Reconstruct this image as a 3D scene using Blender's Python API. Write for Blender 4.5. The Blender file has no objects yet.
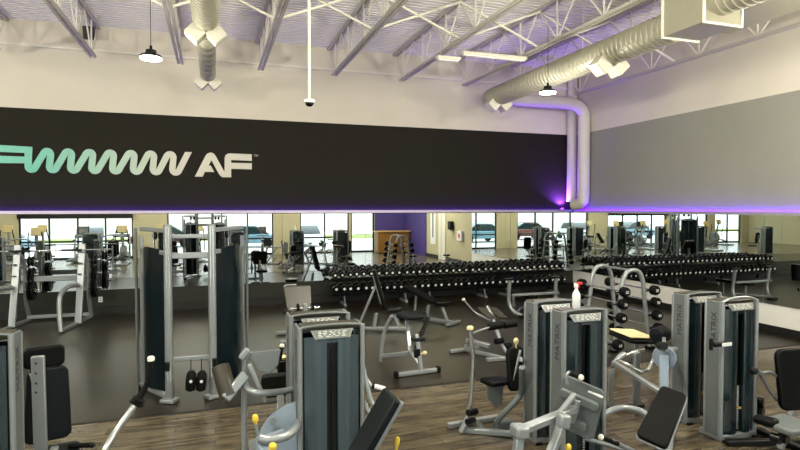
import bpy, math, random
from mathutils import Vector, Matrix, Euler
random.seed(4)
sc = bpy.context.scene
COL = sc.collection
# ------------------------------------------------------------------ survey of the photograph
F, HC = 555.0, 2.6
YAW, PIT = math.radians(18.62), math.atan(17/555)
cp, sp, cy, sy = math.cos(PIT), math.sin(PIT), math.cos(YAW), math.sin(YAW)
def ray(px, py):
    x = (px-400)/F; y = (225-py)/F
    f = cp+y*sp; u = -sp+y*cp
    return (x*cy+f*sy, -x*sy+f*cy, u)
def W(px, py, Y):            # sight line meets the plane at depth Y
    r = ray(px, py); t = Y/r[1]
    return Vector((r[0]*t, Y, HC+r[2]*t))
def G(px, py, z=0.0):        # sight line meets a level plane
    r = ray(px, py); t = (z-HC)/r[2]
    return Vector((r[0]*t, r[1]*t, z))
XR, YB, YF, XL = 11.0, 15.15, -1.5, -17.0
ZT = 6.97
# ------------------------------------------------------------------ materials
M = {}
def mat(name, col, rough=.5, metal=0.0, spec=.5, noise=.06, nscale=12, emit=None, estr=0, coat=0):
    m = bpy.data.materials.new(name); m.use_nodes = True
    nt = m.node_tree; b = nt.nodes['Principled BSDF']
    c = tuple((v/255)**2.2 if max(col) > 1 else v for v in col)
    b.inputs['Roughness'].default_value = rough
    b.inputs['Metallic'].default_value = metal
    b.inputs['Specular IOR Level'].default_value = spec
    if coat: b.inputs['Coat Weight'].default_value = coat; b.inputs['Coat Roughness'].default_value = .08
    if noise:
        tc = nt.nodes.new('ShaderNodeTexCoord'); n = nt.nodes.new('ShaderNodeTexNoise')
        n.inputs['Scale'].default_value = nscale; n.inputs['Detail'].default_value = 3
        r = nt.nodes.new('ShaderNodeMix'); r.data_type = 'RGBA'
        r.inputs[6].default_value = tuple(v*(1-noise) for v in c)+(1,)
        r.inputs[7].default_value = tuple(min(1, v*(1+noise)) for v in c)+(1,)
        nt.links.new(tc.outputs['Object'], n.inputs['Vector'])
        nt.links.new(n.outputs['Fac'], r.inputs[0]); nt.links.new(r.outputs[2], b.inputs['Base Color'])
    else: b.inputs['Base Color'].default_value = c+(1,)
    if emit:
        e = tuple((v/255)**2.2 for v in emit)
        b.inputs['Emission Color'].default_value = e+(1,); b.inputs['Emission Strength'].default_value = estr
    M[name] = m; return m
mat('silver', (150,155,157), .32, .45, .6, .04)
mat('chrome', (205,206,204), .18, .9, .5, .03)
mat('grey_panel', (98,104,104), .5, .1)
mat('shroud', (20,36,40), .26, 0, .7, .02, 3, coat=.4)
mat('shroud_blue', (62,76,82), .3, 0, .6, .02, 3, coat=.3)
mat('shield_dark', (12,26,32), .2, 0, .5, .02, 3)
mat('shroud_dark', (8,14,15), .3, 0, .5)
mat('cover_light', (128,142,156), .3, 0, .5)
mat('vinyl_black', (9,10,11), .55, 0, .15)
mat('vinyl_dark', (18,23,25), .5, 0, .2)
mat('vinyl_olive', (58,54,42), .35)
mat('placard_print', (120,122,114), .4)
mat('vinyl_cream', (228,214,160), .45)
mat('rubber', (8,8,9), .6, 0, .18)
mat('iron', (9,9,10), .4, .1, .35)
mat('label_white', (225,228,226), .5)
mat('print_dark', (40,44,46), .5)
mat('yellow', (235,200,70), .4)
mat('offwhite', (236,234,214), .35)
mat('duct', (158,155,136), .42, .25, .5, .06, 6)
mat('duct_white', (214,210,194), .5)
mat('steel_paint', (226,222,210), .5, 0, .4, .05)
mat('joist_grey', (186,182,170), .5, .1)
mat('deck', (240,237,228), .5, .0, .4)
mat('deck_groove_shade', (66,62,55), .9)  # shade of the deck grooves painted as a darker colour
mat('white_paint', (222,214,198), .7)
mat('base_black', (20,20,18), .5)
mat('beige_paint', (178,172,140), .75)
mat('purple_paint', (70,58,120), .6)
mat('wood_desk', (120,84,30), .45, 0, .5, .25, 5)
mat('wood_top', (190,150,90), .35, 0, .5, .1, 5)
mat('bronze', (30,28,25), .4, .4)
mat('sign_white', (214,212,198), .6)
mat('red', (200,40,40), .4)
mat('bottle_white', (240,240,238), .3)
mat('cream_pole', (236,228,206), .4)
mat('lens_black', (10,12,20), .15)
mat('lamp_glow', (255,250,220), .4, emit=(255,248,215), estr=28)
mat('led_purple', (120,40,255), .4, noise=0, emit=(95,10,255), estr=70)
mat('led_channel', (190,180,200), .35, .5)
mat('screen', (30,34,36), .2)
mat('console_tan', (176,160,110), .4)
mat('asphalt', (225,225,222), .9, 0, .2, .1, 2)
mat('grass', (150,160,100), .95, 0, .1, .3, 1)
mat('car_blue', (120,155,175), .25, .3)
mat('car_white', (220,225,228), .25, .1)
mat('car_red', (120,80,76), .25, .2)
mat('glass_dark', (40,55,60), .08)
mat('building', (215,210,200), .8)
def nodes(m): return m.node_tree, m.node_tree.nodes, m.node_tree.links, m.node_tree.nodes['Principled BSDF']
def lin(c): return tuple((v/255)**2.2 for v in c)+(1,)
# painted wall with level colour bands
def band_wall(name, bands, rough=.75):      # bands: (z_from, colour)
    m = mat(name, (200,200,200), rough, noise=0, spec=.3)
    nt, N, L, b = nodes(m)
    g = N.new('ShaderNodeNewGeometry'); s = N.new('ShaderNodeSeparateXYZ'); L.new(g.outputs['Position'], s.inputs[0])
    no = N.new('ShaderNodeTexNoise'); no.inputs['Scale'].default_value = 1.3; no.inputs['Detail'].default_value = 4
    L.new(g.outputs['Position'], no.inputs['Vector'])
    prev = None
    for z, c in bands:
        if prev is None:
            rgb = N.new('ShaderNodeRGB'); rgb.outputs[0].default_value = lin(c); prev = rgb.outputs[0]; continue
        gt = N.new('ShaderNodeMath'); gt.operation = 'GREATER_THAN'; gt.inputs[1].default_value = z
        L.new(s.outputs['Z'], gt.inputs[0])
        mx = N.new('ShaderNodeMix'); mx.data_type = 'RGBA'; mx.inputs[7].default_value = lin(c)
        L.new(gt.outputs[0], mx.inputs[0]); L.new(prev, mx.inputs[6]); prev = mx.outputs[2]
    hs = N.new('ShaderNodeMix'); hs.data_type = 'RGBA'; hs.blend_type = 'MULTIPLY'; hs.inputs[0].default_value = .12
    L.new(prev, hs.inputs[6]); L.new(no.outputs['Fac'], hs.inputs[7]); L.new(hs.outputs[2], b.inputs['Base Color'])
    return m
WHITE = (222,215,200)
band_wall('paint_back', [(0, (50,52,47)), (2.45, (31,28,18)), (4.93, WHITE)])
band_wall('paint_right', [(0, (244,242,234)), (2.45, (152,152,142)), (4.93, WHITE)])
band_wall('paint_plain', [(0, (186,178,146)), (4.93, WHITE)])
# rubber flooring: dark olive speckle in large tiles
def floor_mat():
    m = mat('rubber_floor', (80,74,58), .36, spec=.3, noise=0)
    nt, N, L, b = nodes(m)
    g = N.new('ShaderNodeNewGeometry')
    no = N.new('ShaderNodeTexNoise'); no.inputs['Scale'].default_value = 60; no.inputs['Detail'].default_value = 2
    n2 = N.new('ShaderNodeTexNoise'); n2.inputs['Scale'].default_value = .8; n2.inputs['Detail'].default_value = 4
    L.new(g.outputs['Position'], no.inputs['Vector']); L.new(g.outputs['Position'], n2.inputs['Vector'])
    r = N.new('ShaderNodeValToRGB'); r.color_ramp.elements[0].position = .3; r.color_ramp.elements[1].position = .75
    r.color_ramp.elements[0].color = lin((32,27,18)); r.color_ramp.elements[1].color = lin((47,41,29))
    L.new(n2.outputs['Fac'], r.inputs[0])
    br = N.new('ShaderNodeTexBrick'); br.inputs['Scale'].default_value = 1; br.inputs['Mortar Size'].default_value = .006
    br.inputs['Brick Width'].default_value = 1.22; br.inputs['Row Height'].default_value = 1.22; br.offset = 0
    br.inputs['Color1'].default_value = br.inputs['Color2'].default_value = (1,1,1,1); br.inputs['Mortar'].default_value = (.72,.72,.72,1)
    L.new(g.outputs['Position'], br.inputs['Vector'])
    mx = N.new('ShaderNodeMix'); mx.data_type = 'RGBA'; mx.blend_type = 'MULTIPLY'; mx.inputs[0].default_value = 1
    L.new(r.outputs[0], mx.inputs[6]); L.new(br.outputs['Color'], mx.inputs[7]); L.new(mx.outputs[2], b.inputs['Base Color'])
    mr = N.new('ShaderNodeMapRange'); mr.inputs[3].default_value = .24; mr.inputs[4].default_value = .38
    L.new(no.outputs['Fac'], mr.inputs[0]); L.new(mr.outputs[0], b.inputs['Roughness'])
def wood_mat():
    m = mat('plank_floor', (120,105,80), .22, spec=.5, noise=0)
    nt, N, L, b = nodes(m)
    g = N.new('ShaderNodeNewGeometry')
    br = N.new('ShaderNodeTexBrick'); br.inputs['Scale'].default_value = 1; br.inputs['Mortar Size'].default_value = .003
    br.inputs['Brick Width'].default_value = 1.2; br.inputs['Row Height'].default_value = .18; br.offset = .37
    br.inputs['Color1'].default_value = lin((84,76,62)); br.inputs['Color2'].default_value = lin((112,103,86)); br.inputs['Mortar'].default_value = lin((50,42,32))
    L.new(g.outputs['Position'], br.inputs['Vector'])
    mp = N.new('ShaderNodeMapping'); mp.inputs['Scale'].default_value = (1.1, 9, 1)
    L.new(g.outputs['Position'], mp.inputs[0])
    no = N.new('ShaderNodeTexNoise'); no.inputs['Scale'].default_value = 2.2; no.inputs['Detail'].default_value = 7; no.inputs['Roughness'].default_value = .6
    L.new(mp.outputs[0], no.inputs['Vector'])
    r = N.new('ShaderNodeValToRGB'); r.color_ramp.elements[0].position = .34; r.color_ramp.elements[1].position = .68
    r.color_ramp.elements[0].color = (.34,.33,.31,1); r.color_ramp.elements[1].color = (1.3,1.27,1.2,1)
    L.new(no.outputs['Fac'], r.inputs[0])
    mx = N.new('ShaderNodeMix'); mx.data_type = 'RGBA'; mx.blend_type = 'MULTIPLY'; mx.inputs[0].default_value = 1
    L.new(br.outputs['Color'], mx.inputs[6]); L.new(r.outputs[0], mx.inputs[7]); L.new(mx.outputs[2], b.inputs['Base Color'])
floor_mat(); wood_mat()
# mirror
m = bpy.data.materials.new('mirror_silvering'); m.use_nodes = True; nt = m.node_tree; nt.nodes.clear()
o_ = nt.nodes.new('ShaderNodeOutputMaterial'); gl = nt.nodes.new('ShaderNodeBsdfGlossy')
gl.inputs['Color'].default_value = (.86,.90,.88,1); gl.inputs['Roughness'].default_value = 0.0
nt.links.new(gl.outputs[0], o_.inputs[0]); M['mirror'] = m
# window glass
m = bpy.data.materials.new('window_glass'); m.use_nodes = True; nt = m.node_tree; nt.nodes.clear()
o_ = nt.nodes.new('ShaderNodeOutputMaterial'); tr = nt.nodes.new('ShaderNodeBsdfTransparent'); tr.inputs[0].default_value = (.93,.97,.96,1)
gl = nt.nodes.new('ShaderNodeBsdfGlossy'); gl.inputs['Roughness'].default_value = 0.0
fr = nt.nodes.new('ShaderNodeFresnel'); mx = nt.nodes.new('ShaderNodeMixShader')
gg = nt.nodes.new('ShaderNodeNewGeometry'); ml = nt.nodes.new('ShaderNodeMath'); ml.operation = 'MULTIPLY_ADD'; ml.inputs[1].default_value = -1; ml.inputs[2].default_value = 1
m2 = nt.nodes.new('ShaderNodeMath'); m2.operation = 'MULTIPLY'
nt.links.new(gg.outputs['Backfacing'], ml.inputs[0]); nt.links.new(ml.outputs[0], m2.inputs[0]); nt.links.new(fr.outputs[0], m2.inputs[1])
nt.links.new(m2.outputs[0], mx.inputs[0]); nt.links.new(tr.outputs[0], mx.inputs[1]); nt.links.new(gl.outputs[0], mx.inputs[2]); nt.links.new(mx.outputs[0], o_.inputs[0]); M['glass'] = m
# sign paint: turquoise running into off white along the lettering
m = mat('sign_fade', (150,210,190), .6, noise=0); nt, N, L, b = nodes(m)
g = N.new('ShaderNodeNewGeometry'); s = N.new('ShaderNodeSeparateXYZ'); L.new(g.outputs['Position'], s.inputs[0])
mr = N.new('ShaderNodeMapRange'); mr.inputs[1].default_value = -3.9; mr.inputs[2].default_value = -.7; L.new(s.outputs['X'], mr.inputs[0])
r = N.new('ShaderNodeMix'); r.data_type = 'RGBA'; r.inputs[6].default_value = lin((122,200,180)); r.inputs[7].default_value = lin((214,212,198))
L.new(mr.outputs[0], r.inputs[0]); L.new(r.outputs[2], b.inputs['Base Color'])
# ------------------------------------------------------------------ mesh builder
def V(*a): return Vector(a)
def frame_of(d, up=None):
    d = d.normalized(); u = up or (V(0,0,1) if abs(d.z) < .95 else V(0,1,0))
    x = d.cross(u).normalized(); y = x.cross(d).normalized()
    return x, y
def sm(pts, k=6):            # Catmull-Rom through the points
    P = [Vector(p) for p in pts]; out = []
    for i in range(len(P)-1):
        a = P[i-1] if i else P[0]*2-P[1]; b, c = P[i], P[i+1]
        d = P[i+2] if i+2 < len(P) else P[-1]*2-P[-2]
        for j in range(k):
            t = j/k
            out.append(.5*((2*b)+(c-a)*t+(2*a-5*b+4*c-d)*t*t+(3*b-a-3*c+d)*t**3))
    out.append(P[-1]); return out
class MB:
    def __init__(s): s.v = []; s.f = []; s.mi = []; s.cur = 0
    def m(s, i): s.cur = i; return s
    def add(s, vs, fs):
        o = len(s.v); s.v += [Vector(a) for a in vs]; s.f += [[i+o for i in q] for q in fs]; s.mi += [s.cur]*len(fs); return s
    def box(s, c, d, rot=None):
        c = Vector(c); R = rot if isinstance(rot, Matrix) else (Euler(rot).to_matrix() if rot else Matrix.Identity(3))
        vs = [c+R@V(x*d[0]/2, y*d[1]/2, z*d[2]/2) for x in (-1,1) for y in (-1,1) for z in (-1,1)]
        return s.add(vs, [[0,1,3,2],[4,6,7,5],[0,4,5,1],[2,3,7,6],[0,2,6,4],[1,5,7,3]])
    def beam(s, a, b, w, h, up=None):     # w sideways, h along up
        a, b = Vector(a), Vector(b); x, y = frame_of(b-a, up)
        vs = [p+x*i*w/2+y*j*h/2 for p in (a, b) for i, j in ((-1,-1),(1,-1),(1,1),(-1,1))]
        return s.add(vs, [[3,2,1,0],[4,5,6,7],[0,1,5,4],[1,2,6,5],[2,3,7,6],[3,0,4,7]])
    def tube(s, pts, r, n=10, ry=None, up=None, cap=True):
        P = [Vector(p) for p in pts]; rings = []; rr = r if isinstance(r, (list, tuple)) else [r]*len(P)
        x = None
        for i, p in enumerate(P):
            d = (P[min(i+1, len(P)-1)]-P[max(i-1, 0)]).normalized()
            if x is None or up: x, y = frame_of(d, up)
            else:
                x = (x-d*x.dot(d)).normalized(); y = x.cross(d).normalized()
            rings.append([p+x*math.cos(2*math.pi*k/n)*rr[i]+y*math.sin(2*math.pi*k/n)*(rr[i] if ry is None else ry) for k in range(n)])
        vs = [q for ring in rings for q in ring]; fs = []
        for i in range(len(P)-1):
            for k in range(n):
                a, b = i*n+k, i*n+(k+1) % n; fs.append([a, b, b+n, a+n])
        if cap: fs += [list(range(n))[::-1], [len(vs)-n+k for k in range(n)]]
        return s.add(vs, fs)
    def cyl(s, a, b, r, r2=None, n=16): return s.tube([a, b], [r, r if r2 is None else r2], n)
    def lathe(s, prof, o=(0,0,0), ax=(0,0,1), n=18):   # prof: (radius, height)
        o = Vector(o); ax = Vector(ax).normalized(); x, y = frame_of(ax)
        vs = [o+ax*h+(x*math.cos(2*math.pi*k/n)+y*math.sin(2*math.pi*k/n))*max(r, 1e-4) for r, h in prof for k in range(n)]
        fs = [[i*n+k, i*n+(k+1) % n, (i+1)*n+(k+1) % n, (i+1)*n+k] for i in range(len(prof)-1) for k in range(n)]
        fs += [list(range(n))[::-1], [len(vs)-n+k for k in range(n)]]
        return s.add(vs, fs)
    def prism(s, poly, o, x, y, z):       # poly in (x,y) frame at o, pushed along z
        o, x, y, z = Vector(o), Vector(x), Vector(y), Vector(z); n = len(poly)
        vs = [o+x*p[0]+y*p[1] for p in poly]+[o+x*p[0]+y*p[1]+z for p in poly]
        return s.add(vs, [list(range(n))[::-1], list(range(n, 2*n))]+[[i, (i+1) % n, (i+1) % n+n, i+n] for i in range(n)])
    def build(s, name, mats, parent=None, bevel=0, seg=2, smooth=True):
        me = bpy.data.meshes.new(name); off = Vector(parent.get('_b', (0,0,0))) if parent else V(0,0,0)
        me.from_pydata([tuple(a-off) for a in s.v], [], s.f)
        if not isinstance(mats, (list, tuple)): mats = [mats]
        for q in mats: me.materials.append(M[q])
        me.polygons.foreach_set('material_index', s.mi)
        import bmesh
        bm = bmesh.new(); bm.from_mesh(me); bmesh.ops.recalc_face_normals(bm, faces=bm.faces); bm.to_mesh(me); bm.free()
        if smooth:
            me.polygons.foreach_set('use_smooth', [True]*len(me.polygons)); me.set_sharp_from_angle(angle=math.radians(38))
        o = bpy.data.objects.new(name, me); COL.objects.link(o)
        if parent: o.parent = parent; o['_b'] = tuple(off)
        if bevel:
            b = o.modifiers.new('bevel', 'BEVEL'); b.width = bevel; b.segments = seg; b.limit_method = 'ANGLE'; b.angle_limit = math.radians(38)
            b.harden_normals = False
        return o
def tag(o, label, cat, group=None):
    o['label'] = label; o['category'] = cat
    if group: o['group'] = group
    return o
def struct(o): o['kind'] = 'structure'; return o
def thing(name, loc, label, cat, group=None):
    o = bpy.data.objects.new(name, None); COL.objects.link(o); o.location = loc; o.empty_display_size = .2
    o['_b'] = tuple(loc); return tag(o, label, cat, group)
def kids(o): return [c for c in COL.objects if c.parent == o]
KC = {}
def copy_tree(o, parent=None):
    if o.name not in KC: KC[o.name] = kids(o)
    c = o.copy(); COL.objects.link(c)
    if parent: c.parent = parent
    for ch in KC[o.name]: copy_tree(ch, c)
    return c
def rrect(w, h, r, n=5):
    out = []
    for cx, cz, a in ((w/2-r, h/2-r, 0), (-w/2+r, h/2-r, 90), (-w/2+r, -h/2+r, 180), (w/2-r, -h/2+r, 270)):
        for i in range(n+1):
            t = math.radians(a+90*i/n); out.append((cx+r*math.cos(t), cz+r*math.sin(t)))
    return out
def pad(c, nx, ny, w, h, t, r=.05, taper=1.0):         # cushion: centre, width dir, height dir
    nx, ny = Vector(nx).normalized(), Vector(ny).normalized(); nz = nx.cross(ny)
    poly = [(x*(1+(taper-1)*(y/h+.5)), y) for x, y in rrect(w, h, r)]
    b = MB(); b.prism(poly, Vector(c)-nz*t/2, nx, ny, nz*t); return b
def text_mesh(txt, size, o, x, y, matname, parent, name='lettering', depth=.002, align='CENTER'):
    cu = bpy.data.curves.new(name, 'FONT'); cu.body = txt; cu.size = size; cu.extrude = depth
    cu.align_x = align; cu.align_y = 'CENTER'
    ob = bpy.data.objects.new(name, cu); COL.objects.link(ob)
    dg = bpy.context.evaluated_depsgraph_get(); me = bpy.data.meshes.new_from_object(ob.evaluated_get(dg))
    bpy.data.objects.remove(ob)
    x, y = Vector(x).normalized(), Vector(y).normalized(); z = x.cross(y)
    R = Matrix((x, y, z)).transposed().to_4x4(); off = Vector(parent.get('_b', (0,0,0))) if parent else V(0,0,0)
    me.transform(Matrix.Translation(Vector(o)-off) @ R)
    me.materials.clear(); me.materials.append(M[matname])
    ob = bpy.data.objects.new(name, me); COL.objects.link(ob)
    if parent: ob.parent = parent; ob['_b'] = tuple(off)
    return ob
# ================================================================== SHELL
def slab(name, c, d, mt): return struct(MB().box(c, d).build(name, mt, smooth=False))
xm, xw = (XR+XL)/2, XR-XL
slab('floor', (xm, (7.5+YF)/2, -.05), (xw, 7.5-YF, .1), 'plank_floor')
slab('floor', (xm, (7.5+YB)/2, -.05), (xw, YB-7.5, .1), 'rubber_floor')
slab('trim_1', (xm, 7.5, .003), (xw, .05, .008), 'base_black')
slab('wall_back', (xm, YB+.1, ZT/2+.2), (xw+.4, .2, ZT+.4), 'paint_back')
slab('wall_right', (XR+.1, (YB+7.7)/2, ZT/2+.2), (.2, YB-7.7, ZT+.4), 'paint_right')
slab('wall_right', (XR+.1, (7.7+YF)/2, ZT/2+.2), (.2, 7.7-YF, ZT+.4), 'paint_plain')
slab('trim_6', (XR-.02, 4.35, 1.5), (.04, .9, 3.0), 'duct_white')
slab('wall_left', (XL-.1, (YB+YF)/2, ZT/2+.2), (.2, YB-YF, ZT+.4), 'paint_plain')
slab('baseboard_back', (xm, YB-.012, .1), (xw, .024, .2), 'base_black')
slab('baseboard_right', (XR-.012, (YB+YF)/2, .08), (.024, YB-YF-.05, .16), 'base_black')
# corrugated ceiling deck, ribs running across the joists
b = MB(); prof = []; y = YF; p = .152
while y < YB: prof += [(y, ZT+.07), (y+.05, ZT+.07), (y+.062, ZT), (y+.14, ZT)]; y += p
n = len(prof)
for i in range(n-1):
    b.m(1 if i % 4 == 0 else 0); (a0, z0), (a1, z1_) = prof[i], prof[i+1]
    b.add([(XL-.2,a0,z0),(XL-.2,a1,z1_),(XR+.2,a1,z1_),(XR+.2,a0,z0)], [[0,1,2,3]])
struct(b.build('ceiling', ['deck', 'deck_groove_shade'], smooth=False))
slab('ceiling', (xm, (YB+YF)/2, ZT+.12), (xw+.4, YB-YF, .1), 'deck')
# window wall behind the photographer
WTOP = 4.3
bays = [(-16.2,-13.6),(-12.9,-9.9),(-9.05,-3.95),(-2.3,3.2),(4.7,7.55)]
doorx = (7.65, 9.1)
cuts = sorted(bays+[doorx]); x = XL-.2
def wallseg(x0, x1, z0=0, z1=ZT+.4): slab('wall_front', ((x0+x1)/2, YF-.15, (z0+z1)/2), (x1-x0, .3, z1-z0), 'paint_plain')
for a, c in cuts:
    wallseg(x, a)
    wallseg(a, c, WTOP)
    x = c
wallseg(x, XR+.2)
for wi, (a, c) in enumerate(cuts):
    isd = (a, c) == doorx
    nm = 'door_1' if isd else 'window_%d' % (wi+1)
    b = MB(); Y = YF-.12
    for z in (.04, .9, 2.5, WTOP-.04): 
        if isd and z == .9: continue
        b.box(((a+c)/2, Y, z), (c-a, .1, .08 if z > .1 else .1))
    nn = 1 if isd else max(2, round((c-a)/1.45))
    for i in range(nn+1): b.box((a+.03+(c-a-.06)*i/nn, Y, WTOP/2), (.07 if not isd else .12, .1, WTOP))
    fr_ = struct(b.build(nm, 'bronze', smooth=False))
    MB().box(((a+c)/2, Y, WTOP/2), (c-a, .012, WTOP)).build('pane', 'glass', fr_, smooth=False)
    if isd:
        hb = MB(); hb.tube([(a+.25, Y+.06, 1.05), (a+.25, Y+.11, 1.05), (c-.25, Y+.11, 1.05), (c-.25, Y+.06, 1.05)], .018).build('push_bar', 'chrome', fr_)
slab('trim_2', (-6.5, YF+.12, 2.22), (5.1, .22, .3), 'bronze')       # dark blind box over the left bay
slab('trim_3', (10.05, YF+.03, 2.2), (1.88, .05, 2.0), 'purple_paint')
slab('trim_4', (XR-.03, .35, 1.45), (.05, 3.6, 2.9), 'purple_paint')
# thin ledger angle under the joist seats
slab('trim_5', (xm, YB-.03, 6.39), (xw, .05, .06), 'steel_paint')
# ------------------------------------------------------------------ mirrors
nb = 0
xs = [XR-2.31*i for i in range(13)]
for i in range(12):
    a, c = xs[i+1], xs[i]
    if c < XL+.5: break
    a = max(a, XL+.1)
    o = MB().box(((a+c)/2, YB-.014, 1.525), (c-a-.006, .012, 1.85)).build('wall_mirror', 'mirror', smooth=False)
    where = ['in the right corner of the room', 'behind the right end of the dumbbell rack', 'behind the middle right of the dumbbell rack', 'behind the middle left of the dumbbell rack', 'just left of the dumbbell rack', 'right behind the cable station', 'left of the cable station', 'behind the squat rack', 'left of the squat rack', 'second left of the squat rack', 'third left of the squat rack', 'at the far left end'][i]
    tag(o, 'mirror panel on back wall '+where, 'mirror', 'mirrors along the back wall')
ys = [YB-.02, 12.95, 10.77, 8.6, 7.75]
for i in range(4):
    a, c = ys[i+1], ys[i]
    o = MB().box((XR-.014, (a+c)/2, 1.525), (.012, c-a-.006, 1.85)).build('wall_mirror', 'mirror', smooth=False)
    tag(o, 'mirror panel on right wall, '+['in the corner', 'second from the corner', 'third from the corner', 'narrow end panel farthest from the corner'][i], 'mirror', 'mirrors along the right wall')
# ------------------------------------------------------------------ purple light strips
def led(a, b_, n, lab):
    t = thing('led_light_strip', (Vector(a)+Vector(b_))/2, lab, 'light strip')
    MB().beam(a, b_, .07, .035).build('channel', 'led_channel', t, smooth=False)
    MB().beam(Vector(a)-n.normalized()*0+V(-n.x*2.8,-n.y*2.8,.03), Vector(b_)+V(-n.x*2.8,-n.y*2.8,.03), .006, .05).build('lip', 'led_channel', t, smooth=False)
    MB().beam(Vector(a)+n, Vector(b_)+n, .03, .012).build('diffuser', 'led_purple', t, smooth=False)
led((XL+.1, YB-.045, 2.465), (XR-.1, YB-.045, 2.49), V(0, .012, .024), 'purple light strip on top of the back wall mirrors')
led((XR-.045, YB-.1, 2.465), (XR-.045, 7.7, 2.465), V(.012, 0, .024), 'purple light strip on top of the right wall mirrors')
# ================================================================== SIGN on the dark band
sg = thing('wall_sign', (-2.2, YB-.03, 3.8), 'large painted wall sign, turquoise zigzag fading to white before the letters AF', 'sign')
YS = YB-.03
def wpt(px, py): q = W(px, py, YS); return (q.x, q.z)
def flat(poly, name, mt, par):
    b = MB(); b.prism([(x, z) for x, z in poly], (0, YS-.002, 0), (1,0,0), (0,0,1), (0,.03,0)); return b.build(name, mt, par, smooth=False)
zig = []
def arc(cx, cy_, r, a0, a1, n=8): return [(cx+r*math.cos(math.radians(a0+(a1-a0)*i/n)), cy_+r*math.sin(math.radians(a0+(a1-a0)*i/n))) for i in range(n+1)]
bots = [31.3, 52.6, 73.6, 94.8, 115.6, 136.3, 156.0, 175.5]
path = [(28.2, 147.5)]
for i, bx in enumerate(bots):
    byy = 166.2+ (i*.42)
    path += arc(bx+.3, byy, 3.5, 180, 30, 8)
    if i < len(bots)-1:
        tx = bots[i+1]-5.6; ty = 154.5+i*.5
        path += arc(tx, ty, 3.5, 210, 360, 8)
    else: path += [(188.3, 152.2)]
P2 = [Vector((*wpt(*q), 0)) for q in path]
def ribbon(P, w):
    Lf, Rt = [], []
    for i, q in enumerate(P):
        d1 = (P[i]-P[i-1]).normalized() if i else (P[1]-P[0]).normalized()
        d2 = (P[i+1]-P[i]).normalized() if i < len(P)-1 else d1
        t = (d1+d2).normalized(); nn = V(-t.y, t.x, 0); k = 1/max(.75, nn.dot(V(-d1.y, d1.x, 0)))
        Lf.append(q+nn*w/2*k); Rt.append(q-nn*w/2*k)
    return Lf, Rt
Lf, Rt = ribbon(P2, .148)
# last stroke ends level with the letter tops, first starts level with the bar
Lf[-1] = V(*wpt(185.0, 152.0), 0); Rt[-1] = V(*wpt(192.0, 152.0), 0)
b = MB(); n = len(Lf)
vs = [(q.x, YS, q.y) for q in Lf]+[(q.x, YS, q.y) for q in Rt]+[(q.x, YS+.03, q.y) for q in Lf]+[(q.x, YS+.03, q.y) for q in Rt]
fs = []
for i in range(n-1): fs += [[i, i+1, n+i+1, n+i], [i, 2*n+i, 2*n+i+1, i+1], [n+i, n+i+1, 3*n+i+1, 3*n+i]]
b.add(vs, fs).build('zigzag_stroke', 'sign_fade', sg, smooth=False)
flat([wpt(-40, 142.6), wpt(32.2, 146.8), wpt(32.2, 153.2), wpt(-40, 150.2)], 'bar', 'sign_fade', sg)
flat([wpt(-40, 154.3), wpt(25.2, 156.6), wpt(25.2, 163.3), wpt(-40, 162.6)], 'bar', 'sign_fade', sg)
def z1(l): return [wpt(185+x/10, 145+y/10) for x, y in l]
flat(z1([(98,316),(205,108),(222,86),(245,76),(268,76),(290,88),(306,108),(390,262),(396,262),(396,130),(404,104),(424,88),(445,84),(668,93),(668,158),(462,150),(462,178),(668,182),(668,243),(462,238),(462,322),(375,322),(352,306),(336,284),(265,152),(236,206),(258,206),(292,270),(200,268),(176,316)]), 'letters', 'sign_white', sg)
c = W(256, 155.8, YS); text_mesh('TM', .085, c, (1,0,0), (0,0,1), 'sign_white', sg, 'trademark_letters', .01)
# ================================================================== ROOF JOISTS
def joist_proto():
    t = thing('roof_joist', (0,0,0), 'x', 'roof joist')
    y0, y1 = YF+.1, YB-.02; zb = 6.11; zt = ZT-.04
    for s in (-1, 1): 
        MB().box((s*.045, (y0+y1)/2, zt), (.06, y1-y0, .055)).build('top_chord', 'joist_grey', t, smooth=False)
    for s in (-1, 1):
        MB().box((s*.045, (y0+.7+y1-.55)/2, zb), (.055, y1-y0-1.25, .05)).build('bottom_chord', 'joist_grey', t, smooth=False)
    yb = 14.42
    i = 0
    while yb-.73 > y0+.5:
        top = zt-.02
        for a, bb in (((0, yb, zb), (0, yb+.68, top)), ((0, yb, zb), (0, yb-.7, top)), ((0, yb, zb), (0, yb+.02, top))):
            MB().tube([a, bb], .019, 6).build('web_rod', 'steel_paint', t)
        yb -= 1.46; i += 1
    return t
J0 = joist_proto()
jx = [-2.6+1.89*k for k in range(-4, 8)]
jx[-1] = 10.66
jl = ['far left joist, fifth left of the round duct', 'fourth left of the round duct', 'third left of the round duct', 'running above the left edge of the lettering', 'ending above the turquoise zigzag', 'just left of the round spiral duct', 'just right of the round spiral duct', 'just right of the hanging camera pole', 'left of the unlit ceiling strip light', 'right of the unlit ceiling strip light', 'above the large round duct on the right', 'lying against the right wall']
for k, x in enumerate(jx):
    o = J0 if k == 0 else copy_tree(J0)
    o.location = (x, 0, 0); tag(o, 'steel roof joist, '+jl[k], 'roof joist', 'steel roof joists')
for k in range(len(jx)-1):       # cross bracing between joists
    a, c = jx[k], jx[k+1]
    t = thing('cross_bracing', ((a+c)/2, 10.7, 6.5), 'crossed brace rods right of the joist '+jl[k].replace('far left joist, ', ''), 'brace', 'cross bracing between the joists')
    for z0, z1_ in ((6.13, 6.9), (6.9, 6.13)):
        MB().beam((a, 10.7+(.02 if z0 > 6.5 else -.02), z0), (c, 10.7+(.02 if z0 > 6.5 else -.02), z1_), .04, .04).build('brace_rod', 'offwhite', t, smooth=False)
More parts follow.
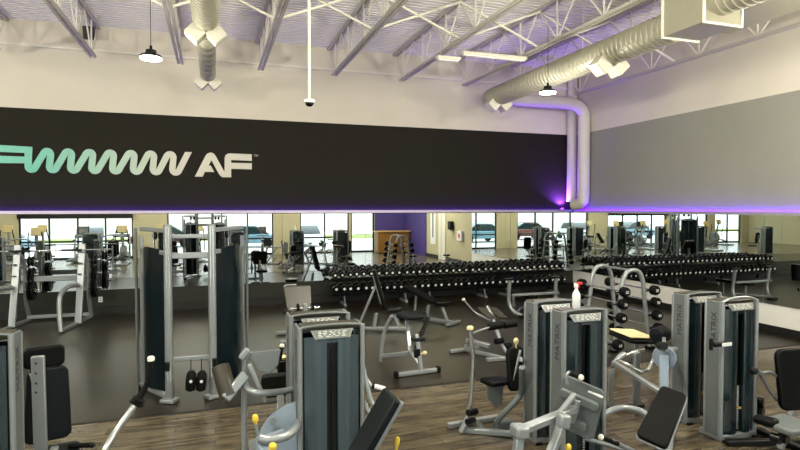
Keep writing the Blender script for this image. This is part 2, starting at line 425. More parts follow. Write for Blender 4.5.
# ================================================================== DUCTS
def spiral(x, z, ya, yb, r, nper=.12, r2=None):
    b = MB(); prof = []; L = yb-ya; n = int(L/nper); r2 = r2 or r
    for i in range(n+1):
        y = i*L/n; rr = r+(r2-r)*i/n
        prof += [(rr, y), (rr+.012, y+.012), (rr+.012, y+.02), (rr, y+.03)]
    prof[-1] = (r2, L)
    b.lathe([(.02, 0)]+[q for q in prof if q[1] <= L]+[(.02, L)], (x, ya, z), (0,1,0), 24); return b
def outlets(t, x, y, z, r, s=.27):
    for sg_ in (-1, 1):
        R = Matrix.Rotation(sg_*math.radians(42), 3, 'Y')
        c = V(x, y, z)+R@V(0, 0, -(r+.1)) 
        o = MB().box(c, (s, s, .22), R).build('air_outlet', 'duct_white', t, .006)
        MB().box(c+R@V(0,0,-.112), (s*.86, s*.86, .008), R).build('outlet_face', 'offwhite', o, smooth=False)
t = thing('spiral_duct', (-.1, 10, 5.75), 'spiral air duct with paired square outlets ending near the sign wall', 'duct')
spiral(-.08, 5.65, 4.0, 10.2, .195).build('duct_tube', 'duct', t)
spiral(-.08, 5.65, 10.2, 10.7, .195, .12, .165).build('duct_reducer', 'duct', t)
spiral(-.08, 5.65, 10.7, 13.8, .16, .35).build('duct_tube', 'duct', t)
outlets(t, -.08, 9.7, 5.62, .15, .25); outlets(t, -.08, 13.65, 5.65, .12, .25)
for y in (6.5, 12): MB().tube([(-.1, y, 5.95), (-.1, y, ZT)], .006, 6).build('hanger_rod', 'steel_paint', t)
t = thing('spiral_duct', (7.15, 9, 5.5), 'large round spiral air duct running along the right side under the roof', 'duct')
spiral(7.15, 5.56, 7.2, 13.4, .25).build('duct_tube', 'duct', t)
spiral(7.2, 5.7, 1.0, 6.4, .24).build('duct_tube', 'duct', t)
b = MB(); b.box((7.25, 6.8, 5.75), (.7, .8, .8)); b.build('duct_box', 'duct', t, .01)
b = MB()
for y in (6.4, 7.2): 
    b = MB()
    for z in (5.34, 6.15): b.box((7.25, y, z), (.76, .03, .03))
    for x in (6.88, 7.62): b.box((x, y, 5.75), (.03, .03, .8))
    b.build('flange', 'offwhite', t, smooth=False)
outlets(t, 7.15, 13.1, 5.5, .16, .28); outlets(t, 7.15, 8.8, 5.5, .2, .28)
MB().lathe([(.25,0),(.25,.1),(.2,.26),(.05,.36)], (7.15, 13.4, 5.56), (0,1,.0), 24).build('end_cap', 'duct', t)
for y in (3, 9.6, 12): MB().tube([(7.15, y, 5.7), (7.15, y, ZT)], .006, 6).build('hanger_rod', 'steel_paint', t)
b = MB(); 
b.add([(7.8,2.5,5.9),(9.3,2.5,5.9),(9.3,8.1,5.9),(7.8,8.1,5.9),(7.8,2.5,6.4),(9.3,2.5,6.4),(9.3,8.1,6.4),(7.8,8.1,6.4)], [[3,2,1,0],[4,5,6,7],[0,1,5,4],[1,2,6,5],[2,3,7,6],[3,0,4,7]])
t = thing('plenum_box', (8.5, 4.8, 5.9), 'big flat sheet metal duct box right of the spiral duct', 'duct')
b.build('box_body', 'duct', t, .01); 
for x, y in ((7.9,3.3),(9.2,7.8)): MB().tube([(x, y, 6.38), (x, y, ZT)], .006, 6).build('hanger_rod', 'steel_paint', t)
t = thing('corner_duct', (10.7, 14.38, 2.7), 'smooth round duct along the black wall turning down in the right corner', 'duct')
q = sm([(7.6,14.38,5.76),(8.8,14.38,5.76),(10.0,14.38,5.77),(10.5,14.38,5.72),(10.76,14.38,5.5),(10.79,14.38,5.1),(10.79,14.38,4.0),(10.79,14.38,2.95),(10.78,14.42,2.8),(10.75,14.6,2.72),(10.72,14.75,2.71)], 6)
MB().tube(q, .18, 20).build('duct_tube', 'duct_white', t)
for z in (4.9, 3.0): MB().lathe([(.18,0),(.195,0),(.195,.05),(.18,.05)], (10.79,14.38,z), (0,0,1), 20).build('coupling', 'duct_white', t)
t = thing('corner_duct', (10.5, 14.93, 2.7), 'thinner vertical duct behind the round duct in the right corner', 'duct')
MB().tube(sm([(10.78,14.96,6.9),(10.78,14.96,5),(10.78,14.96,3.4),(10.78,14.96,2.8)],5), .15, 16).build('duct_tube', 'duct_white', t)
# ================================================================== CEILING LAMPS, CAMERA POLE
def lamp_proto():
    t = thing('high_bay_lamp', (0,0,0), 'x', 'lamp')
    MB().lathe([(.02,.16),(.09,.15),(.1,.06),(.17,.05),(.2,.02),(.2,-.01),(.17,-.012)]).build('lamp_body', 'iron', t)
    MB().lathe([(.185,-.04),(.19,-.035),(.19,-.008),(.02,-.008)]).build('lamp_lens', 'lamp_glow', t)
    MB().tube([(0,0,.16),(0,0,ZT-5.05)], .006, 6).build('suspension_cord', 'iron', t)
    MB().lathe([(.01,.16),(.025,.17),(.025,.23),(.01,.25)]).build('hook', 'iron', t)
    return t
L0 = lamp_proto(); first = True
LAMP = 490
lamps = [(-.9,9.6),(6.5,9.85),(-8.3,9.7),(-.9,2.4),(6.5,2.4),(-8.3,2.4),(-5.2,6.0),(2.9,5.4),(9.4,4.6)]  # last three are added out of view to brighten the room evenly
ll = ['left of the spiral duct, above the zigzag', 'on the right in front of the large spiral duct', 'far left of the room', 'behind the photographer in the middle', 'behind the photographer on the right', 'behind the photographer at far left', 'added out of view at left as fill light', 'added unseen overhead in the middle as fill light', 'added unseen overhead on the right as fill light']
for i, (x, y) in enumerate(lamps):
    o = L0 if i == 0 else copy_tree(L0); o.location = (x, y, 4.97); o.scale = (.85,.85,.75); tag(o, 'round high bay lamp, '+ll[i], 'lamp', 'high bay lamps')
    ld = bpy.data.lights.new('high_bay_light', 'POINT'); ld.shadow_soft_size = .16; ld.energy = LAMP*(.3 if i < 2 else 1); ld.color = (1,.95,.82)
    lo = bpy.data.objects.new('high_bay_light', ld); COL.objects.link(lo); lo.location = (x, y, 4.72)
t = thing('ceiling_camera', (1.31, 7.9, 4.1), 'small dome camera at the end of a long white ceiling pole', 'camera')
MB().tube([(1.31,7.9,4.2),(1.31,7.9,ZT)], .02, 10).build('pole', 'cream_pole', t)
MB().tube([(1.31,7.9,4.12),(1.31,7.9,4.3)], .012, 8).build('stem', 'cream_pole', t)
MB().lathe([(.02,.05),(.07,.045),(.08,.02),(.08,0),(.06,-.005)], (1.31,7.9,4.09)).build('housing', 'offwhite', t)
MB().lathe([(.06,0),(.055,-.03),(.03,-.05),(.005,-.055)], (1.31,7.9,4.09)).build('dome', 'lens_black', t)
for x0, ln, lab in ((5.2,1.6,'right of the crossed braces'),(4.6,.55,'short piece left of the longer one')):
    t = thing('strip_light', (x0+ln/2, 11.2, 6.0), 'unlit white strip light under the joists, '+lab, 'lamp')
    zz = 6.0 if ln > 1 else 5.85
    MB().box((x0+ln/2, 11.2, zz), (ln, .16, .07)).build('housing', 'duct_white', t, .01)
    MB().box((x0+ln/2, 11.2, zz-.045), (ln-.06, .1, .03)).build('diffuser', 'deck', t, .01)
    for d in (.1, ln-.1): MB().tube([(x0+d, 11.2, zz), (x0+d, 11.2, ZT)], .004, 5).build('hanger_wire', 'steel_paint', t)
t = thing('wall_speaker', (-2.75, 14.95, 6.75), 'small black speaker high on the wall between two joists', 'speaker')
MB().box((-2.75, 14.95, 6.75), (.22, .2, .3), (.3,0,0)).build('cabinet', 'iron', t, .01)
MB().box((-2.75, 15.08, 6.75), (.06, .14, .06)).build('bracket', 'iron', t)
# ================================================================== STRENGTH MACHINES
def tube_part(name, pts, r, t, mt='silver', k=6, flat=None): 
    return MB().tube(sm(pts, k) if len(pts) > 2 and k else pts, r, 12, ry=flat).build(name, mt, t)
def knob(t, p, d, mt='yellow', r=.028): 
    p = Vector(p); d = Vector(d).normalized()
    return MB().lathe([(.01,-.09),(.012,-.02),(r*.8,-.015),(r,.0),(r,.03),(r*.6,.045)], p, d, 14).build('adjustment_knob', mt, t)
def grip(t, a, b_, r=.02, cap='offwhite', name='handle'):
    a, b_ = Vector(a), Vector(b_); h = MB().tube([a, b_], r, 12).build(name, 'rubber', t)
    d = (b_-a).normalized(); MB().lathe([(r*1.0,0),(r*1.25,.004),(r*1.25,.02),(r*.8,.032)], b_, d, 12).build('end_cap', cap, h); return h
H = 1.57
def tower(t, xc, y0, w=.60, dp=.27, shroud='shroud', stackz=.6, H=H, bow=.018):
    """selectorised weight tower, front face towards -Y at y0"""
    x0, x1 = xc-w/2, xc+w/2
    for s, x in ((-1, x0+.022), (1, x1-.022)):
        MB().tube([(x, y0+.03, .03), (x, y0+.03, H-.005)], .022, 14, ry=.03, up=V(0,1,0)).build('frame_post', 'silver', t)
        sp_ = MB().box((x+s*.006, y0+.03+dp/2, (H+.04)/2), (.024, dp-.04, H-.06)).build('side_panel', 'grey_panel', t, .006)
        text_mesh('MATRIX', .105, (x+s*.0195, y0+.03+dp/2-.02, H-.32), (0,0,1), (0,-s,0), 'print_dark', sp_, 'lettering', .001)
        MB().box((x, y0+dp+.02, H/2), (.04, .03, H-.06)).build('rear_post', 'silver', t, .006)
    hw = w/2-.05; s_ = .05
    def prof(xs_): return [(xx, yy) for xx, yy in xs_]
    zt = H-.16; zb = .07
    for s in (-1, 1):
        pl = [(s*s_, .045), (s*s_, .005), (s*(s_+.03), -.004), (s*(hw*.62), -.002), (s*(hw*.66), .006), (s*hw*.96, .03), (s*hw, .05)]
        MB().prism(pl, (xc, y0, zb), (1,0,0), (0,1,0), (0,0,H-.1-zb)).build('front_shroud', shroud, t)
    MB().box((xc, y0+.07, (zt+zb)/2+.03), (2*s_+.04, .02, H-.1-zb)).build('slot_backing', 'shroud_dark', t, smooth=False)
    MB().box((xc, y0+.02, H-.115), (2*s_+.02, .03, .07)).build('shroud_bridge', shroud, t, .004)
    MB().box((xc, y0+dp+.0, (zt+zb)/2+.04), (2*hw, .03, H-.12-zb)).build('rear_shroud', 'shroud', t, .006)
    # weight stack seen in the slot
    ws = MB(); z = .1
    while z < stackz: ws.box((xc, y0+.052, z+.011), (2*s_, .02, .021)); z += .025
    ws.build('weight_stack', 'iron', t, smooth=False)
    wl = MB(); z = .1
    while z < stackz: wl.box((xc+.012, y0+.0405, z+.011), (.024, .003, .010)); z += .025
    wl.build('weight_numbers', 'label_white', t, smooth=False)
    MB().lathe([(.006,0),(.006,.03),(.014,.032),(.014,.05),(.004,.056)], (xc+.0, y0+.045, .36), (0,-1,0), 10).build('selector_pin', 'yellow', t)
    MB().tube([(xc, y0+.055, stackz), (xc, y0+.055, H-.2)], .006, 6).build('guide_rod', 'iron', t)
    # bowed top rail, dark cap and sloping placard
    tube_part('top_rail', [(x0+.02, y0+.03, H-.01), (xc-w*.25, y0+.022, H-.01+bow*.8), (xc, y0+.02, H-.01+bow), (xc+w*.25, y0+.022, H-.01+bow*.8), (x1-.02, y0+.03, H-.01)], .018, t, 'grey_panel' if bow < .03 else 'silver', 5, .012)
    MB().box((xc, y0+.16, H-.03), (w-.08, .2, .05)).build('top_cap', 'vinyl_olive', t, .012)
    R = Matrix.Rotation(math.radians(-26), 3, 'X'); c = V(xc, y0-.004, H-.07)
    plc = MB().prism([(-.155,-.04),(.155,-.04),(.19,.042),(-.19,.042)], c, (1,0,0), R@V(0,0,1), R@V(0,.02,0)).build('placard_holder', 'silver', t, .004)
    nz = R@V(0,-1,0)
    MB().prism([(-.138,-.03),(.138,-.03),(.168,.032),(-.168,.032)], c+nz*.002, (1,0,0), R@V(0,0,1), nz*.003).build('placard', 'placard_print', plc, smooth=False)
    pr = MB(); rx = random.Random(int(xc*100+y0*10))
    for row in range(4):
        u = -.125
        while u < .105:
            l = rx.uniform(.012,.04); pr.box(c+nz*.006+V(1,0,0)*(u+l/2)+(R@V(0,0,1))*(-.02+row*.014), (l, .002, .006), R); u += l+rx.uniform(.01,.035)
    pr.build('printed_lines', 'label_white', plc, smooth=False)
    MB().box((xc, y0+.15, .035), (w-.02, .3, .07)).build('base_frame', 'silver', t, .01)
    for s in (-1, 1): MB().box((xc+s*(w/2-.05), y0+.02, .012), (.07, .1, .024)).build('foot', 'rubber', t, .004)

G1 = 'weight stack machines in the front rows'
# ---- C1: front machine of the centre pair
t = thing('weight_machine', (.98, 4.79, 0), 'centre weight stack machine nearest the camera, tilted pad at its right', 'gym machine', G1)
tower(t, .98, 4.76, shroud='shroud_blue', stackz=.3)
a, c = W(399, 401, 3.85), W(352, 484, 3.85); ax = (a-c).normalized()
nrm = ax.cross(V(0,1,0)).normalized()
if nrm.x > 0: nrm = -nrm
mid = (a+c)/2+V(0,.16,0)
pad(mid, V(0,1,0), ax, .30, (a-c).length, .06, .03).build('back_pad', 'vinyl_dark', t, .014, 3)
MB().beam(a-nrm*.05+V(0,.06,0), c-nrm*.05+V(0,.06,0), .05, .03, nrm).build('pad_frame', 'silver', t, .006)
e = c-nrm*.06+V(0,.16,0)
tube_part('seat_post', [e+ax*.25, V(e.x+.12, 4.0, .5), V(e.x+.1, 4.05, .03)], .03, t)
MB().beam((e.x+.1, 4.0, .04), (1.1, 4.85, .04), .07, .06).build('base_beam', 'silver', t, .008)
MB().beam((e.x+.1-.25, 4.05, .03), (e.x+.1+.25, 4.05, .03), .07, .05).build('base_foot', 'silver', t, .008)
kp = W(397, 443, 4.0); knob(t, kp, (.15,0,1), 'yellow', .02); tube_part('pin_housing', [kp-V(.02,0,.06), V(kp.x-.1,4.02,.5)], .014, t, k=0)
q = [V(1.27,4.82,1.02), W(372,420,4.75), W(379,416,4.7), W(377,408,4.7), V(1.27,4.82,1.2)]
tube_part('side_loop', [V(1.27,4.82,1.18), W(371,400,4.75), W(379,412,4.7), W(374,419,4.72), V(1.27,4.82,.86)], .02, t)
tube_part('link_arm', [V(1.26,4.85,1.13), W(369,384,4.8), W(373,386,4.8)], .022, t, k=3)
g0 = W(372,385.5,4.8); g1 = W(385,389,4.75); gh = MB().tube([g0, g1], .022, 12).build('foot_peg', 'label_white', t); MB().tube([g0, g0+(g1-g0)*.2], .027, 12).build('peg_collar', 'rubber', gh)
cc = W(302, 446, 4.95); MB().lathe([(.03,-.03),(.36,-.03),(.40,-.01),(.40,.03),(.36,.05),(.1,.07),(.02,.07)], cc, (-.1,-1,.12), 40).build('cam_cover', 'cover_light', t)
MB().lathe([(.02,0),(.03,.005),(.03,.02)], cc+V(-.26,-.06,.28), (0,-1,0), 12).build('bolt_cap', 'silver', t)
tube_part('lower_loop', [V(.70,4.86,.72), W(296,428,4.6), W(286,436,4.45), W(268,440,4.4), W(258,438,4.4)], .035, t)
MB().beam(W(262,437,4.5), W(270,468,4.3), .12, .1).build('seat_column', 'cover_light', t, .02)
MB().beam(W(268,437,4.6), W(284,432,4.6), .05, .05).build('latch_arm', 'cover_light', t, .01)
knob(t, W(255.5,420,4.5), (-.1,-.2,1), 'yellow', .024); tube_part('knob_rod', [W(255.5,424,4.5), W(258,436,4.5)], .012, t, k=0)
knob(t, W(272.5,448,4.2), (0,-.6,.8), 'yellow', .03)
MB().beam((.25,4.4,.04),(.25,4.9,.04), .08,.07).build('base_beam', 'silver', t, .01); MB().beam((.25,4.85,.04),(.8,4.9,.04), .08,.07).build('base_beam', 'silver', t, .01)
MB().beam(W(270,460,4.35), V(.32,4.45,.06), .07,.06).build('column_stem', 'silver', t, .01)
# ---- C2 with its exercise station at the left
t = thing('weight_machine', (.98, 5.35, 0), 'weight stack machine just behind centre one, roller pad at its left', 'gym machine', G1)
tower(t, .98, 5.32, shroud='shroud_blue', stackz=.3)
YM = 5.15
tube_part('frame_upright', [W(250,352,YM), W(246,360,YM), W(244.5,372,YM), W(244,400,YM), V(W(244,440,YM).x, YM, .03)], .026, t)
tube_part('frame_loop', [W(244,380,YM), W(248,389,5.0), W(262,393,4.95), W(285,391,5.1), V(.70,5.34,.86)], .03, t)
MB().beam(W(248,349,5.1)+V(0,0,.0), W(240.5,352,5.1)-V(0,0,.06), .07, .05).build('top_bracket', 'silver', t, .01)
MB().beam(W(249,364,5.0), W(266,402,5.0), .05, .04).build('lift_arm', 'silver', t, .012)
MB().lathe([(.03,0),(.075,.01),(.078,.05),(.078,.24),(.075,.28),(.03,.29)], W(229,397,5.0), (W(220,366,5.1)-W(229,397,5.0)), 20).build('roller_pad', 'vinyl_olive', t)
MB().beam(W(225,399,4.95), W(246,374,5.05), .09, .045, V(0,1,0)).build('roller_arm', 'silver', t, .015)
MB().prism([(0,0),(.30,0),(.27,-.14),(.18,-.21),(.08,-.17)], W(248,352,5.3), (1,0,0), (0,.25,1), (0,.02,0)).build('guard_plate', 'grey_panel', t, .006)
pad(W(278,385,5.9), (1,.0,.0), (0,.75,-.66), .36, .5, .06, .06).build('seat_pad', 'vinyl_dark', t, .018, 3)
MB().box(W(288,364,6.0), (.24,.2,.14)).build('handle_block', 'iron', t, .02)
for px, py in ((281,347),(287.5,352)): grip(t, W(px-1.5, py+13, 5.95), W(px+.8, py, 5.95), .022)
for dx in (-.07,0,.07): MB().cyl(W(277,359,5.9)+V(dx,0,0), W(277,359,5.9)+V(dx,-.03,.03), .02).build('bolt_cap', 'vinyl_cream', t)
MB().beam(W(280,392,5.9), V(W(278,385,5.9).x,5.6,.04), .07,.07).build('seat_post', 'silver', t, .01)
MB().beam((.38,5.15,.04),(.38,6.2,.04), .08,.07).build('base_beam', 'silver', t, .01); MB().beam((.2,5.4,.04),(.9,5.45,.04), .08,.07).build('base_beam', 'silver', t, .01)
# ---- T3a
t = thing('weight_machine', (3.49, 4.72, 0), 'weight stack machine with spray bottle on top and grey chest plate', 'gym machine', G1)
tower(t, 3.55, 4.66, .53, .21, stackz=.36)
YP = 4.28
ctr = W(577.5, 407, YP)
pu = (W(562,383,YP+.02)-W(585,432,YP-.02)); pv = (W(597,395,4.15)-W(559,388,4.42))
pu = (W(556,377,4.40)-W(557,426,4.40)); pv = (W(598,397,4.10)-W(556,379,4.40))
nxx = pv.normalized(); nyy = (pu-nxx*pu.dot(nxx)).normalized()
pp = pad(ctr, nxx, nyy, .42, .50, .025, .06, .92).build('chest_plate', 'grey_panel', t, .008)
nz = nxx.cross(nyy)
if nz.y > 0: nz = -nz
for dy, l, h_ in ((.095,.36,.085),(-.13,.26,.085)):
    pad(ctr+nz*.045+nyy*dy+nxx*(0 if dy > 0 else .0), nxx, nyy, l, h_, .06, .03).build('plate_rib', 'vinyl_olive' if False else 'grey_panel', t, .015, 3)
MB().beam(ctr+nz*.08+nyy*.1, ctr+nz*.08-nyy*.13, .05, .05).build('hinge_bar', 'silver', t, .01)
e1 = ctr+nz*.1+nyy*.02; e2 = W(519.5, 431, 3.95)
MB().beam(e1, e2, .085, .06).build('press_arm', 'silver', t, .012)
MB().beam(W(575,394,4.2), W(560,413,4.15), .05, .04).build('gusset', 'silver', t, .01)
MB().box(e2, (.12,.14,.1), (0,.1,0)).build('arm_joint', 'silver', t, .02)
MB().box(W(563,421,4.0), (.10,.1,.12), (0,.2,0)).build('arm_joint', 'silver', t, .02)
MB().beam(e2, V(e2.x-.1, 3.9, .05), .075, .06).build('arm_support', 'silver', t, .01)
MB().beam(W(562,424,4.0), V(2.35,3.85,.05), .075, .06).build('arm_support', 'silver', t, .01)
MB().beam((e2.x-.1,3.9,.035),(3.3,4.75,.035), .08, .07).build('base_beam', 'silver', t, .01)
MB().beam((e2.x-.2,3.95,.035),(2.6,3.75,.035), .08, .07).build('base_beam', 'silver', t, .01)
hp = [W(567,384,4.2), W(566.5,377,4.2), W(568.5,372.5,4.2), W(572,373,4.2)]
tube_part('handle_tube', hp, .014, t); grip(t, W(571,372.5,4.2), W(580,377,4.1), .021)
knob(t, W(598,395.5,4.12), nxx, 'label_white', .014)
knob(t, W(568,449,4.0), (0,-.3,1), 'yellow', .026)
tube_part('seat_post', [W(568,452,4.0), V(2.55,4.1,.05)], .03, t, k=0)
hb = grip(t, W(618,444,4.2), W(602,437.5,4.2), .022); tube_part('handle_tube', [W(612,441,4.2), W(622,446,4.25), W(633,452,4.3), V(3.5,4.6,.3)], .022, t)
# ---- T3b
t = thing('weight_machine', (3.49, 5.27, 0), 'weight stack machine behind the bottle one, slim white knobbed post at left', 'gym machine', G1)
tower(t, 3.58, 5.22, .53, .21)
up = [V(2.74,5.80,.06), W(470,405,5.8), W(472,380,5.8), W(473,358,5.8), W(471,342,5.8), W(470,331,5.8)]
tube_part('swing_post', up, .028, t, 'chrome')
MB().lathe([(.03,0),(.04,.005),(.04,.035),(.03,.045)], W(470,330,5.8), (0,0,1)).build('post_cap', 'vinyl_cream', t)
MB().beam(W(461,433,5.75), W(470,417,5.75)+V(0,.02,0), .07, .05).build('base_leg', 'silver', t, .01)
MB().beam(W(470,417,5.75), W(482,427,5.75), .07, .05).build('base_leg', 'silver', t, .01)
MB().cyl(W(468,413,5.7), W(476,411,5.75), .04).build('pivot', 'iron', t); MB().cyl(W(467,422,5.65), W(474,420,5.7), .035).build('pivot', 'iron', t)
MB().lathe([(.03,0),(.05,.01),(.05,.2),(.03,.21)], W(488,327,6.2), W(500,325,6.2)-W(488,327,6.2), 16).build('roller_pad', 'rubber', t)
MB().lathe([(.03,0),(.05,.01),(.05,.18),(.03,.19)], W(503,325,6.2), W(515,323,6.2)-W(503,325,6.2), 16).build('roller_pad', 'rubber', t)
tube_part('roller_axle', [W(473,333,5.85), W(490,327,6.2), W(517,323,6.2)], .013, t, k=0)
pad(W(497,381,5.7), (1,.25,-.06), (-.2,1,0), .36, .26, .05, .05).build('seat_pad', 'vinyl_black', t, .016, 3)
MB().prism([(0,0),(.22,-.02),(.2,-.22),(.12,-.26),(.03,-.16)], W(487,386,5.66), (1,0,0), (0,0,1), (0,.04,0)).build('seat_bracket', 'grey_panel', t, .008)
ap = W(514,345,5.75); cp_ = W(517,392,5.6)
pad((ap+cp_)/2, (.9,.3,0), (ap-cp_), .26, .5, .07, .08).build('back_pad', 'vinyl_black', t, .02, 3)
tube_part('curved_support', [V(3.2,5.3,.85), W(521,392,5.45), W(512,405,5.45), W(502,415,5.5), W(497,422,5.55)], .034, t, 'grey_panel')
MB().box(G(503,431)+V(0,0,.07), (.2,.14,.12)).build('support_shoe', 'grey_panel', t, .012)
MB().beam((2.72,5.78,.035),(3.2,5.5,.035), .07, .06).build('base_beam', 'silver', t, .01); MB().beam((2.6,5.95,.035),(3.3,6.0,.035), .07, .06).build('base_beam', 'silver', t, .01)
MB().beam(W(520,350,5.72), V(3.25,5.6,.6), .04, .04).build('back_post', 'silver', t, .008)
knob(t, W(516,342,5.7), (-.1,-.2,1), 'vinyl_cream', .03)
MB().beam(W(520,358,5.75), V(3.25,5.4,.9), .04, .04).build('back_brace', 'silver', t, .008)
# ---- T4a
t = thing('weight_machine', (5.52, 4.66, 0), 'rightmost weight stack machine with small shelf clipped to its front post', 'gym machine', G1)
tower(t, 5.58, 4.62, .55, .21, bow=.045)
MB().box(W(722,344,4.58), (.26,.05,.045)).build('clip_shelf', 'iron', t, .008)
MB().box(W(727,344.5,4.53), (.13,.01,.035)).build('clip_label', 'label_white', t)
MB().cyl(W(711,339,4.58), W(711,350,4.58), .02).build('clip_screw', 'iron', t)
pd = W(794, 379, 4.35); pad(pd, (1,-.15,0), (0.05,.16,1), .42, .66, .07, .09).build('back_pad', 'vinyl_black', t, .022, 3)
pad(W(788,425,4.1), (1,.1,0), (-.1,1,.03), .42, .36, .07, .08).build('seat_pad', 'grey_panel', t, .022, 3)
MB().box(W(766,421,4.2), (.13,.22,.09), (0,0,.3)).build('seat_front_pad', 'vinyl_black', t, .035, 3)
tube_part('handle_tube', [W(777,401,4.4), W(768,388,4.4), W(761,375,4.4), W(755,371,4.4)], .018, t, 'grey_panel')
tube_part('handle_tube', [W(779,378,4.4), W(770,372,4.4), W(762,373,4.4), W(757,370,4.4)], .016, t, 'grey_panel')
MB().lathe([(.01,-.045),(.035,-.035),(.048,0),(.035,.035),(.01,.045)], W(753.5,370.5,4.4), (1,0,.3)).build('handle_ball', 'iron', t)
tube_part('seat_post', [W(792,432,4.15), V(W(792,450,4.15).x, 4.2, .3), V(5.72,4.25,.04)], .04, t)
MB().beam((5.3,4.55,.035),(6.1,4.3,.035), .08,.06).build('base_beam', 'iron', t, .01); MB().beam((5.9,4.1,.035),(5.95,4.7,.035), .08,.06).build('base_beam', 'iron', t, .01)
MB().beam(W(797,405,4.42), V(5.98,4.35,.3), .05,.07).build('back_post', 'silver', t, .01)
MB().beam(V(5.98,4.35,.32), V(5.92,4.38,.05), .05,.07).build('back_post', 'silver', t, .01)
MB().cyl(W(757,411,4.75), W(757,411,4.75)+V(.03,-.06,0), .07, n=20).build('pulley', 'iron', t); MB().cyl(W(757,401,4.75), W(757,401,4.75)+V(.03,-.06,0), .05, n=20).build('pulley', 'iron', t)
MB().box(V(5.87,4.72,.28), (.07,.1,.3)).build('pulley_housing', 'iron', t, .01)
for px in (772, 779): MB().cyl(W(px,437,4.15), W(px,437,4.15)+V(.02,-.08,0), .05, n=16).build('adjuster', 'iron', t)
# ---- T4b with the inclined pad in front of it
t = thing('weight_machine', (5.52, 5.2, 0), 'weight stack machine behind the rightmost, with tilted black pad', 'gym machine', G1)
tower(t, 5.62, 5.14, .55, .21)
ctr = W(663,416,4.25); cR, cF = V(cy,-sy,0), V(sy,cy,0)
ux = (cR*.20+V(0,0,-.05)-cF*.17).normalized(); uy = (cR*.45+V(0,0,.39)+cF*.3).normalized(); uy = (uy-ux*uy.dot(ux)).normalized()
wd, hh = .29, .64; pn = ux.cross(uy)
if pn.y > 0: pn = -pn
pad(ctr, ux, uy, wd, hh, .055, .05, .86).build('arm_pad', 'vinyl_black', t, .018, 3)
pad(ctr-pn*.04, ux, uy, wd+.02, hh+.02, .03, .05, .86).build('pad_shell', 'silver', t, .012)
MB().beam(ctr-pn*.06-uy*.1, V(ctr.x+.1, 4.35, .05), .09, .07).build('pad_column', 'cover_light', t, .01)
MB().beam((ctr.x+.1-.3,4.35,.035),(ctr.x+.4,4.35,.035), .08,.06).build('base_beam', 'silver', t, .01); MB().beam((ctr.x+.1,4.3,.035),(5.3,5.3,.035), .08,.06).build('base_beam', 'silver', t, .01)
MB().beam(W(613,362,5.5), W(664,394,4.75), .06, .05).build('upper_beam', 'silver', t, .01)
tube_part('curved_support', [W(603,415,5.0), W(613,410,5.0), W(625,408,4.95), W(640,411,4.8), W(652,419,4.6)], .035, t)
tube_part('front_leg', [V(*G(612,411)[:2],.03), W(611,388,5.75), W(612,372,5.7), W(617,360,5.7), W(624,354,5.75)], .034, t)
MB().beam(V(*G(637,408)[:2],.03), W(636.5,352,5.75), .09, .05).build('rear_leg', 'silver', t, .012)
tube_part('handle_loop', [W(612,368,5.7), W(616,362,5.6), W(622,362,5.5), W(640,371,5.4), W(648,370,5.4), W(652,362,5.4), W(655,356,5.4)], .022, t, 'chrome')
tube_part('handle_loop', [W(624,356,5.75), W(634,352,5.8), W(644,350,5.8)], .022, t, 'chrome')
MB().beam((G(612,411).x-.08,G(612,411).y,.03),(G(637,408).x+.1,G(637,408).y,.03), .08,.05).build('base_foot', 'iron', t, .01)
MB().lathe([(.02,0),(.125,.0),(.13,.01),(.13,.03),(.125,.04),(.02,.04)], W(665,357,5.0), (-.9,-.6,0), 32).build('lever_disc', 'cover_light', t)
MB().beam(W(664,355,4.95), W(664,394,4.85), .1, .04).build('lever_arm', 'cover_light', t, .015)
MB().cyl(W(660,346,4.98), W(664,346,4.85), .045).build('pivot_cap', 'iron', t); MB().beam(W(664,350,4.95), W(676,349,5.0), .05, .05).build('pivot_block', 'silver', t, .01)
MB().lathe([(.03,0),(.09,.01),(.1,.03),(.1,.2),(.09,.22),(.03,.23)], W(656,336,5.4), (1,.4,0), 20).build('roller_pad', 'vinyl_dark', t)
MB().beam(W(664,338,5.3), W(664,350,5.0), .04, .03).build('roller_stem', 'silver', t, .006)
# cream seat
pad(W(632.5,333.5,6.0), (1,.1,-.12), (-.3,1,.18), .44, .34, .02, .03).build('seat_face', 'vinyl_cream', t, .006)
pad(W(633,337.5,6.0), (1,.1,-.12), (-.3,1,.18), .50, .38, .05, .06).build('seat_pad', 'vinyl_black', t, .015, 3)
MB().beam(W(636.5,341,6.0), W(636.5,360,5.9), .05, .05).build('seat_stem', 'silver', t, .01)
# ---- M1 at the left edge
t = thing('weight_machine', (-1.75, 5.3, 0), 'weight stack machine at the left edge with tall black back pad', 'gym machine', G1)
tower(t, -1.86, 5.28, .6, .22)
a, c = W(48,352,6.1), W(51,440,6.1)
pad(V((a.x+c.x)/2-.02, 6.12, (a.z+c.z)/2-.08), (1,.35,0), (0,.05,1), .40, (a-c).length*.82, .07, .07, .85).build('back_pad', 'vinyl_dark', t, .02, 3)
pad(V(a.x-.04, 6.13, a.z-.05), (1,.35,0), (0,.05,1), .34, .2, .07, .05).build('head_pad', 'vinyl_black', t, .02, 3)
MB().beam(W(38,356,5.98), V(W(41,450,5.98).x,5.98,.05), .11, .05, V(0,1,0)).build('back_post', 'silver', t, .008)
for py in (363, 373, 383, 392): MB().cyl(W(36.5,py,5.965), W(36.5,py,5.955), .014).build('bolt_cap', 'iron', t)
MB().prism([(0,0),(.12,0),(.12,-.24),(.02,-.24),(.02,-.1)], W(29,374,6.01), (1,0,0), (0,0,1), (0,.03,0)).build('gusset', 'silver', t, .006)
pad(W(56,453,6.0), (1,.2,0), (-.1,1,0), .38, .34, .06, .08).build('seat_pad', 'vinyl_dark', t, .018, 3)
grip(t, W(69,446,6.0), W(91,445,5.95), .024, 'iron')
